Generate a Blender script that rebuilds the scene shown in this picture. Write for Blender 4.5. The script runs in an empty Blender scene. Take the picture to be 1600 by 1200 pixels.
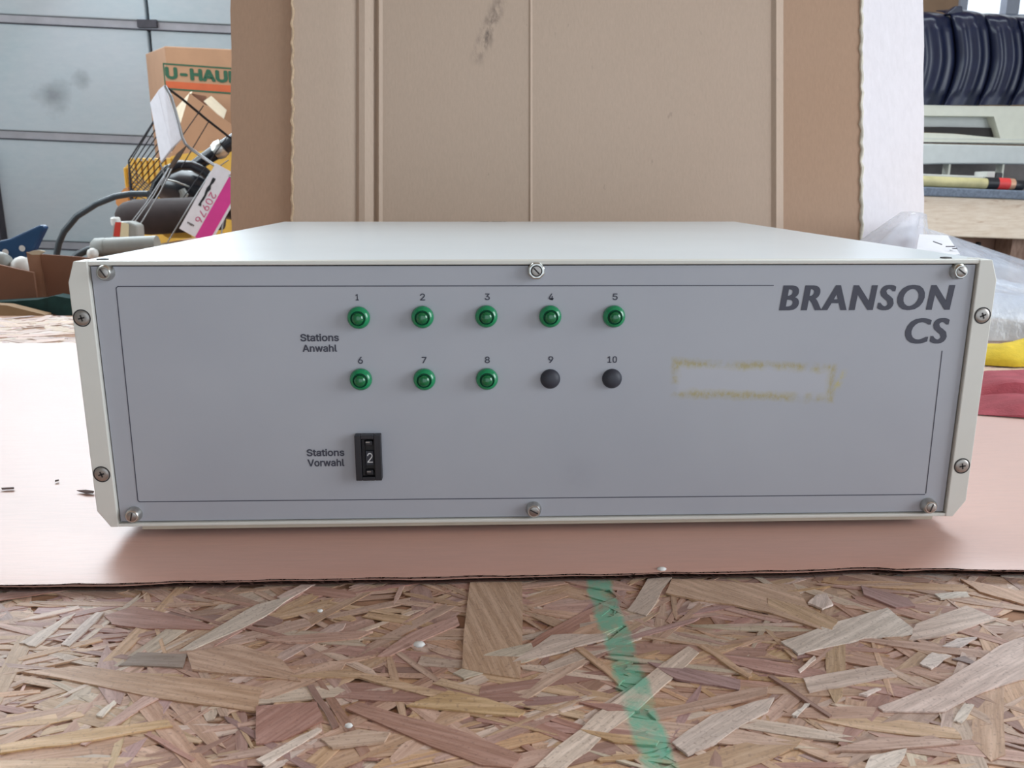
import bpy, math, random
import numpy as np
from mathutils import Vector, Matrix

random.seed(7)
C = bpy.context.scene.collection
SC = bpy.context.scene

# ------------------------------------------------------------------ camera, world, lights, exposure
ZB = 0.9135                       # underside of the front panel (bench top is 0.900)
FPX = 1289.5
PITCH, YAW, ROLL = 0.2381, -0.0354, 0.0013
CAM = Vector((-0.0281, -0.3955, ZB + 0.1675))
cy, sy, cp, sp, cr, sr = math.cos(YAW), math.sin(YAW), math.cos(PITCH), math.sin(PITCH), math.cos(ROLL), math.sin(ROLL)
FWD = Vector((-sy*cp, cy*cp, -sp)); RT = Vector((cy, sy, 0)); UP = RT.cross(FWD)
RT, UP = RT*cr + UP*sr, UP*cr - RT*sr
cam_d = bpy.data.cameras.new('camera'); cam = bpy.data.objects.new('camera', cam_d); C.objects.link(cam)
cam_d.sensor_width = 36; cam_d.lens = FPX*36/1600; cam_d.clip_start = 0.01
cam_d.dof.use_dof = True; cam_d.dof.focus_distance = 0.42; cam_d.dof.aperture_fstop = 34
m = Matrix.Identity(4)
for i in range(3):
    m[i][0] = RT[i]; m[i][1] = UP[i]; m[i][2] = -FWD[i]; m[i][3] = CAM[i]
cam.matrix_world = m
SC.camera = cam

vs = SC.view_settings
vs.view_transform = 'Standard'; vs.look = 'None'; vs.gamma = 1.0; vs.use_curve_mapping = False
vs.exposure = 0.0
SC.cycles.use_denoising = True
SC.cycles.max_bounces = 8; SC.cycles.transparent_max_bounces = 12

w = bpy.data.worlds.new('overcast_sky'); SC.world = w; w.use_nodes = True
bg = w.node_tree.nodes['Background']
bg.inputs[0].default_value = (0.80, 0.90, 1.0, 1); bg.inputs[1].default_value = 1.6

def area(name, loc, target, sx, sy_, power, col=(1, 1, 1)):
    d = bpy.data.lights.new(name, 'AREA'); d.shape = 'RECTANGLE'; d.size = sx; d.size_y = sy_
    d.energy = power; d.color = col
    o = bpy.data.objects.new(name, d); C.objects.link(o); o.location = loc
    o.rotation_euler = (Vector(target) - Vector(loc)).to_track_quat('-Z', 'Y').to_euler()
    return o
area('daylight_right_door', (2.60, -1.0, 1.75), (0, 0, 1.0), 1.3, 1.5, 50, (0.88, 0.94, 1.0))
area('skylight_left', (-1.55, 2.0, 3.04), (-0.3, 0.4, 0.9), 2.0, 2.0, 108, (0.80, 0.92, 1.0))
area('daylight_high_left', (-1.75, 4.08, 2.62), (-0.2, 0.0, 0.9), 2.2, 0.75, 62, (0.80, 0.92, 1.0))
area('skylight_right', (1.35, 1.7, 3.04), (0.3, 0.2, 0.9), 1.6, 1.2, 100, (0.80, 0.92, 1.0))
area('door_fill_left', (-2.80, 1.0, 2.0), (-1.3, 4.2, 1.3), 1.2, 1.0, 45, (0.80, 0.92, 1.0))  # fill lamp added to brighten the garage door; no window stands there

# ------------------------------------------------------------------ pixel -> point on a plane of the place
def ray(px, py):
    return (FWD + RT*((px-800)/FPX) + UP*((600-py)/FPX))
def onY(px, py, Y):
    r = ray(px, py); return CAM + r*((Y-CAM.y)/r.y)
def onZ(px, py, Z):
    r = ray(px, py); return CAM + r*((Z-CAM.z)/r.z)

# ------------------------------------------------------------------ materials
def lin(c):
    return tuple(((v/255)/12.92 if v/255 <= 0.04045 else ((v/255+0.055)/1.055)**2.4) for v in c[:3]) + (1,)
class NT:
    def __init__(s, name):
        s.m = bpy.data.materials.new(name); s.m.use_nodes = True
        s.t = s.m.node_tree; s.b = s.t.nodes['Principled BSDF']; s.out = s.t.nodes['Material Output']
    def n(s, typ, **kw):
        nd = s.t.nodes.new(typ)
        for k, v in kw.items():
            if k.startswith('i_'):
                key = k[2:]; key = int(key) if key.isdigit() else key
                nd.inputs[key].default_value = v
            else: setattr(nd, k, v)
        return nd
    def l(s, a, b): s.t.links.new(a, b)
    def math(s, op, a, b=None, c=None, clamp=False):
        nd = s.n('ShaderNodeMath', operation=op, use_clamp=clamp)
        for i, v in enumerate((a, b, c)):
            if v is None: continue
            if isinstance(v, (int, float)): nd.inputs[i].default_value = v
            else: s.l(v, nd.inputs[i])
        return nd.outputs[0]
    def mix(s, fac, a, b):
        nd = s.n('ShaderNodeMix', data_type='RGBA')
        for sock, v in ((nd.inputs[0], fac), (nd.inputs[6], a), (nd.inputs[7], b)):
            if isinstance(v, (int, float, tuple)): sock.default_value = v
            else: s.l(v, sock)
        return nd.outputs[2]
    def noise(s, vec, scale, detail=3, rough=0.55):
        nd = s.n('ShaderNodeTexNoise', i_Scale=scale, i_Detail=detail, i_Roughness=rough)
        if vec is not None: s.l(vec, nd.inputs['Vector'])
        return nd.outputs[0]
    def ramp(s, fac, lo, hi):
        nd = s.n('ShaderNodeMapRange', clamp=True, i_1=lo, i_2=hi); s.l(fac, nd.inputs[0]); return nd.outputs[0]
    def coord(s, which='Object', scale=(1, 1, 1), rot=(0, 0, 0)):
        tc = s.n('ShaderNodeTexCoord'); mp = s.n('ShaderNodeMapping')
        mp.inputs['Scale'].default_value = scale; mp.inputs['Rotation'].default_value = rot
        s.l(tc.outputs[which], mp.inputs[0]); return mp.outputs[0]
    def bump(s, h, strength=0.3, dist=0.001):
        nd = s.n('ShaderNodeBump', i_Strength=strength, i_Distance=dist); s.l(h, nd.inputs['Height'])
        s.l(nd.outputs[0], s.b.inputs['Normal'])
    def base(s, v):
        if isinstance(v, tuple): s.b.inputs['Base Color'].default_value = v
        else: s.l(v, s.b.inputs['Base Color'])

def mat(name, col, rough=0.5, metal=0.0, var=0.12, vscale=30, bump=0.0, bscale=200, stretch=(1, 1, 1), spec=0.5, coat=0.0, dark=None):
    """plain surface with fine mottling of its own colour"""
    t = NT(name); v = t.coord('Object', stretch)
    c = lin(col); d = lin(dark) if dark else tuple(x*(1-var*2) for x in c[:3]) + (1,)
    f = t.ramp(t.noise(v, vscale, 4), 0.35, 0.7)
    t.base(t.mix(t.math('MULTIPLY', f, 1.0 if dark else 0.8), c, d))
    t.b.inputs['Roughness'].default_value = rough; t.b.inputs['Metallic'].default_value = metal
    t.b.inputs['Specular IOR Level'].default_value = spec; t.b.inputs['Coat Weight'].default_value = coat
    if bump: t.bump(t.noise(v, bscale, 3), bump)
    return t.m

M = {}
M['enclosure'] = mat('enclosure_paint', (208, 207, 200), 0.42, var=0.03, vscale=25, bump=0.03, bscale=2500)
M['cover'] = mat('cover_paint', (226, 236, 242), 0.30, var=0.03, vscale=12, bump=0.03, bscale=2500)
M['tray'] = mat('tray_paint', (200, 190, 172), 0.5, var=0.06, vscale=40)
M['steel'] = mat('zinc_steel', (205, 205, 200), 0.28, 1.0, var=0.12, vscale=400)
M['dullsteel'] = mat('dull_steel', (165, 160, 155), 0.42, 1.0, var=0.1, vscale=500)
M['slotdark'] = mat('dark_recess', (48, 44, 44), 0.7, var=0.1)
M['ink'] = mat('grey_print_ink', (62, 63, 76), 0.6, var=0.05, vscale=300)
M['black_plastic'] = mat('black_plastic', (30, 30, 36), 0.4, var=0.1)
M['plug'] = mat('matt_black_plug', (48, 50, 60), 0.55, var=0.08, vscale=200)
M['white_print'] = mat('white_print', (215, 215, 215), 0.5, var=0.03)
M['rubber'] = mat('black_rubber', (25, 25, 27), 0.75, var=0.1)
M['kraft_edge'] = mat('kraft_cut_edge', (205, 180, 150), 0.85, var=0.15, vscale=300)
M['wirem'] = mat('dark_wire', (48, 46, 50), 0.4, 0.6, var=0.1)
M['wirel'] = mat('chrome_wire', (150, 150, 152), 0.35, 0.7, var=0.1)
M['paper'] = mat('white_card', (226, 226, 234), 0.55, var=0.04, vscale=60)
M['pink'] = mat('pink_print', (214, 60, 150), 0.6, var=0.05)
M['pinkink'] = mat('magenta_ink', (196, 62, 120), 0.6, var=0.05)
M['yellow'] = mat('yellow_plastic', (214, 168, 70), 0.45, var=0.08)
M['black_shiny'] = mat('black_moulding', (26, 28, 34), 0.25, var=0.1)
M['leather'] = mat('dark_brown_leather', (52, 40, 40), 0.75, var=0.15, vscale=40, bump=0.2, bscale=300)
M['hose'] = mat('hose_rubber', (48, 58, 66), 0.42, var=0.12)
M['greyplastic'] = mat('grey_plastic', (150, 152, 148), 0.5, var=0.1)
M['blue'] = mat('blue_plastic', (22, 72, 118), 0.4, var=0.12, vscale=18)
M['whiteplastic'] = mat('white_plastic', (225, 225, 222), 0.4, var=0.05)
M['red'] = mat('red_print', (200, 60, 45), 0.5, var=0.05)
M['cream'] = mat('cream_label', (225, 215, 180), 0.6, var=0.05)
M['greencloth'] = mat('dark_green_cloth', (30, 66, 66), 0.9, var=0.2, vscale=60)
M['traycard'] = mat('brown_tray_card', (132, 92, 72), 0.85, var=0.08, vscale=14)
M['boxcard'] = mat('moving_box_card', (168, 128, 98), 0.85, var=0.06, vscale=14)
M['greenprint'] = mat('green_print', (40, 84, 60), 0.8, var=0.08)
M['orangeprint'] = mat('orange_print', (186, 88, 50), 0.8, var=0.06)
M['paleboard'] = mat('pale_board', (205, 190, 166), 0.8, var=0.08)
M['blacktub'] = mat('haze_blue_black_polymer', (26, 32, 58), 0.32, var=0.15, vscale=20)  # blue in the base colour imitates haze over the black tubs
M['beigecover'] = mat('ivory_plastic', (206, 206, 192), 0.5, var=0.04)
M['greycover'] = mat('pale_grey_plastic', (196, 200, 198), 0.5, var=0.05)
M['carpet'] = mat('blue_grey_carpet', (122, 132, 148), 0.95, var=0.22, vscale=120, bump=0.6, bscale=500)
M['yellowtube'] = mat('yellowed_tube', (200, 190, 140), 0.45, var=0.15, vscale=25)
M['whitetube'] = mat('white_tube', (206, 206, 200), 0.45, var=0.06)
M['redtape'] = mat('red_tape', (214, 62, 60), 0.45, var=0.06)
M['yellowcloth'] = mat('yellow_microfibre', (236, 205, 60), 0.95, var=0.15, vscale=60, bump=0.5, bscale=500)
M['redcloth'] = mat('dusty_red_cloth', (184, 88, 100), 0.95, var=0.15, vscale=70, bump=0.5, bscale=600)
M['darkrail'] = mat('dark_rail', (70, 68, 78), 0.6, var=0.15)
M['concrete'] = mat('concrete', (140, 138, 134), 0.85, var=0.12, vscale=4, bump=0.2, bscale=60)
M['plaster'] = mat('painted_wall', (190, 190, 186), 0.85, var=0.06, vscale=4)
M['ceilingwood'] = mat('brown_ceiling_board', (176, 146, 120), 0.8, var=0.1, vscale=6, stretch=(1, 6, 1))
M['window_frame'] = mat('bluish_frame_paint', (176, 186, 205), 0.5, var=0.05)

def lumber(name, col, dark, stretch):
    t = NT(name); v = t.coord('Object', stretch)
    f = t.ramp(t.noise(v, 14, 6, 0.65), 0.38, 0.68)
    k = t.ramp(t.noise(t.coord('Object', (3, 3, 6)), 4.5, 2), 0.66, 0.76)
    c = t.mix(f, lin(col), lin(dark)); c = t.mix(t.math('MULTIPLY', k, 0.6), c, lin((160, 105, 62)))
    t.base(c); t.b.inputs['Roughness'].default_value = 0.75; t.bump(f, 0.15); return t.m
M['lumber'] = lumber('pine_lumber', (236, 220, 202), (218, 196, 174), (1.2, 6, 9))
M['oldlumber'] = lumber('brown_lumber', (160, 132, 116), (120, 92, 78), (6, 6, 1.2))

def kraft(name, col, vstretch, rough=0.75, lines=900, sheen_ior=0.5, stain=False):
    t = NT(name)
    v = t.coord('Object', vstretch)
    f = t.ramp(t.noise(v, 55, 5, 0.7), 0.3, 0.75)
    big = t.ramp(t.noise(t.coord('Object'), 3.5, 2), 0.3, 0.75)
    c = lin(col); d = tuple(x*0.84 for x in c[:3])+(1,)
    cc = t.mix(t.math('MULTIPLY', f, 0.7), c, d)
    cc = t.mix(t.math('MULTIPLY', big, 0.12), cc, lin((214, 190, 176)))
    if stain:   # scuff marks and a dirty smear near the top of the board
        tc = t.n('ShaderNodeTexCoord').outputs['Object']
        sx = t.n('ShaderNodeSeparateXYZ'); t.l(tc, sx.inputs[0])
        p0 = stain[0]; p1 = stain[1]
        dx, dz = p1[0]-p0[0], p1[1]-p0[1]; L = math.hypot(dx, dz)
        a = t.math('SUBTRACT', sx.outputs[0], p0[0]); b = t.math('SUBTRACT', sx.outputs[2], p0[1])
        al = t.math('ADD', t.math('MULTIPLY', a, dx/L), t.math('MULTIPLY', b, dz/L))
        ac = t.math('ABSOLUTE', t.math('ADD', t.math('MULTIPLY', a, -dz/L), t.math('MULTIPLY', b, dx/L)))
        m1 = t.math('MULTIPLY', t.ramp(al, -0.004, 0.02), t.ramp(al, L+0.02, L-0.01))
        m2 = t.ramp(ac, 0.011, 0.0)
        ns = t.ramp(t.noise(t.coord('Object', (60, 60, 22), (0, 0.45, 0)), 1.6, 5, 0.7), 0.42, 0.60)
        mk = t.math('MULTIPLY', t.math('MULTIPLY', m1, m2), ns)
        sp_ = t.ramp(t.noise(t.coord('Object', (1, 1, 0.35)), 120, 2), 0.735, 0.78)
        mk = t.math('MAXIMUM', t.math('MULTIPLY', mk, 0.9), t.math('MULTIPLY', sp_, 0.22))
        cc = t.mix(mk, cc, lin((84, 74, 70)))
    t.base(cc); t.b.inputs['Roughness'].default_value = rough
    t.b.inputs['Specular IOR Level'].default_value = sheen_ior
    return t, f

def P_(a): return (a.x, a.z)
# ------------------------------------------------------------------ mesh builder
class MB:
    def __init__(s): s.v = []; s.f = []
    def add(s, vs_, fs):
        o = len(s.v); s.v += [Vector(p) for p in vs_]; s.f += [tuple(i+o for i in f) for f in fs]; return s
    def box(s, x0, x1, y0, y1, z0, z1):
        return s.add([(x0,y0,z0),(x1,y0,z0),(x1,y1,z0),(x0,y1,z0),(x0,y0,z1),(x1,y0,z1),(x1,y1,z1),(x0,y1,z1)],
                     [(0,3,2,1),(4,5,6,7),(0,1,5,4),(1,2,6,5),(2,3,7,6),(3,0,4,7)])
    def hexa(s, bot, top):
        return s.add(list(bot)+list(top), [(0,3,2,1),(4,5,6,7),(0,1,5,4),(1,2,6,5),(2,3,7,6),(3,0,4,7)])
    def prism(s, pts, vec):
        """polygon (3-D points, CCW seen from the front) thickened along vec"""
        n = len(pts); vec = Vector(vec); a = [Vector(p) for p in pts]; b = [p+vec for p in a]
        return s.add(a+b, [tuple(range(n)), tuple(range(2*n-1, n-1, -1))] + [(i, i+n, (i+1) % n + n, (i+1) % n) for i in range(n)])
    def lathe(s, prof, n=24, c=(0,0,0), axis='Z', caps=True):
        """prof = [(r, h)...] turned about axis"""
        vs_ = []; fs = []
        for r, h in prof:
            for k in range(n):
                a = 2*math.pi*k/n; x, y = r*math.cos(a), r*math.sin(a)
                p = {'Z': (x, y, h), 'Y': (x, -h, y), 'X': (h, x, y)}[axis]     # 'Y' grows towards -Y (the viewer)
                vs_.append(Vector(c)+Vector(p))
        for j in range(len(prof)-1):
            for k in range(n):
                fs.append((j*n+k, j*n+(k+1) % n, (j+1)*n+(k+1) % n, (j+1)*n+k))
        if caps:
            fs.append(tuple(range(n-1, -1, -1))); fs.append(tuple((len(prof)-1)*n+k for k in range(n)))
        return s.add(vs_, fs)
    def tube(s, path, r, n=8, caps=True):
        path = [Vector(p) for p in path]; vs_ = []; fs = []; prev = None
        for i, p in enumerate(path):
            t = (path[min(i+1, len(path)-1)] - path[max(i-1, 0)]).normalized()
            if prev is None:
                u = t.orthogonal().normalized()
            else:
                u = (prev - t*prev.dot(t)).normalized()
            prev = u; v = t.cross(u); rr = r[i] if isinstance(r, (list, tuple)) else r
            for k in range(n):
                a = 2*math.pi*k/n; vs_.append(p + (u*math.cos(a)+v*math.sin(a))*rr)
        for j in range(len(path)-1):
            for k in range(n):
                fs.append((j*n+k, j*n+(k+1) % n, (j+1)*n+(k+1) % n, (j+1)*n+k))
        if caps:
            fs.append(tuple(range(n-1, -1, -1))); fs.append(tuple((len(path)-1)*n+k for k in range(n)))
        return s.add(vs_, fs)
    def grid(s, fn, nu, nv):
        vs_ = [fn(i/nu, j/nv) for j in range(nv+1) for i in range(nu+1)]
        fs = [(j*(nu+1)+i, j*(nu+1)+i+1, (j+1)*(nu+1)+i+1, (j+1)*(nu+1)+i) for j in range(nv) for i in range(nu)]
        return s.add(vs_, fs)
    def mesh(s, name, material, origin=(0,0,0), smooth=None):
        o = Vector(origin); me = bpy.data.meshes.new(name)
        me.from_pydata([tuple(p-o) for p in s.v], [], s.f); me.update()
        if material: me.materials.append(material)
        if smooth is not None:
            me.polygons.foreach_set('use_smooth', [True]*len(me.polygons))
            me.set_sharp_from_angle(angle=math.radians(smooth))
        return me

def root_loc(p):
    v = Vector((0, 0, 0))
    while p is not None: v = v + p.location; p = p.parent
    return v
def tag(o, label=None, cat=None, group=None, kind=None):
    if label: o['label'] = label
    if cat: o['category'] = cat
    if group: o['group'] = group
    if kind: o['kind'] = kind
    return o
def thing(name, loc, label=None, cat=None, group=None, kind=None):
    o = bpy.data.objects.new(name, None); C.objects.link(o); o.location = loc; o.empty_display_size = 0.02
    return tag(o, label, cat, group, kind)
def obj(name, mb, material, parent=None, smooth=None, bevel=0, origin=None, seg=2, recalc=True):
    """link a builder as ONE mesh object; coordinates given in world space"""
    if origin is None: origin = root_loc(parent) if parent else Vector((0, 0, 0))
    me = mb.mesh(name, material, origin, smooth) if isinstance(mb, MB) else mb
    if recalc and isinstance(mb, MB):
        import bmesh
        b = bmesh.new(); b.from_mesh(me); bmesh.ops.recalc_face_normals(b, faces=b.faces); b.to_mesh(me); b.free()
        if smooth is not None: me.set_sharp_from_angle(angle=math.radians(smooth))
    o = bpy.data.objects.new(name, me); C.objects.link(o)
    if parent: o.parent = parent
    o.location = Vector(origin) - (root_loc(parent) if parent else Vector((0, 0, 0)))
    if bevel:
        bm = o.modifiers.new('bevel', 'BEVEL'); bm.width = bevel; bm.segments = seg; bm.limit_method = 'ANGLE'; bm.angle_limit = math.radians(40)
    return o
def single(name, mb, material, label, cat, group=None, **kw):
    c = sum(mb.v, Vector())/len(mb.v); zmin = min(p.z for p in mb.v)
    return tag(obj(name, mb, material, None, origin=(c.x, c.y, zmin), **kw), label, cat, group)
def place(me, name, parent, pos, rot=None):
    """a part that shares mesh data, at a world position"""
    o = bpy.data.objects.new(name, me); C.objects.link(o); o.parent = parent
    o.location = Vector(pos) - root_loc(parent)
    if rot: o.rotation_euler = rot
    return o

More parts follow.
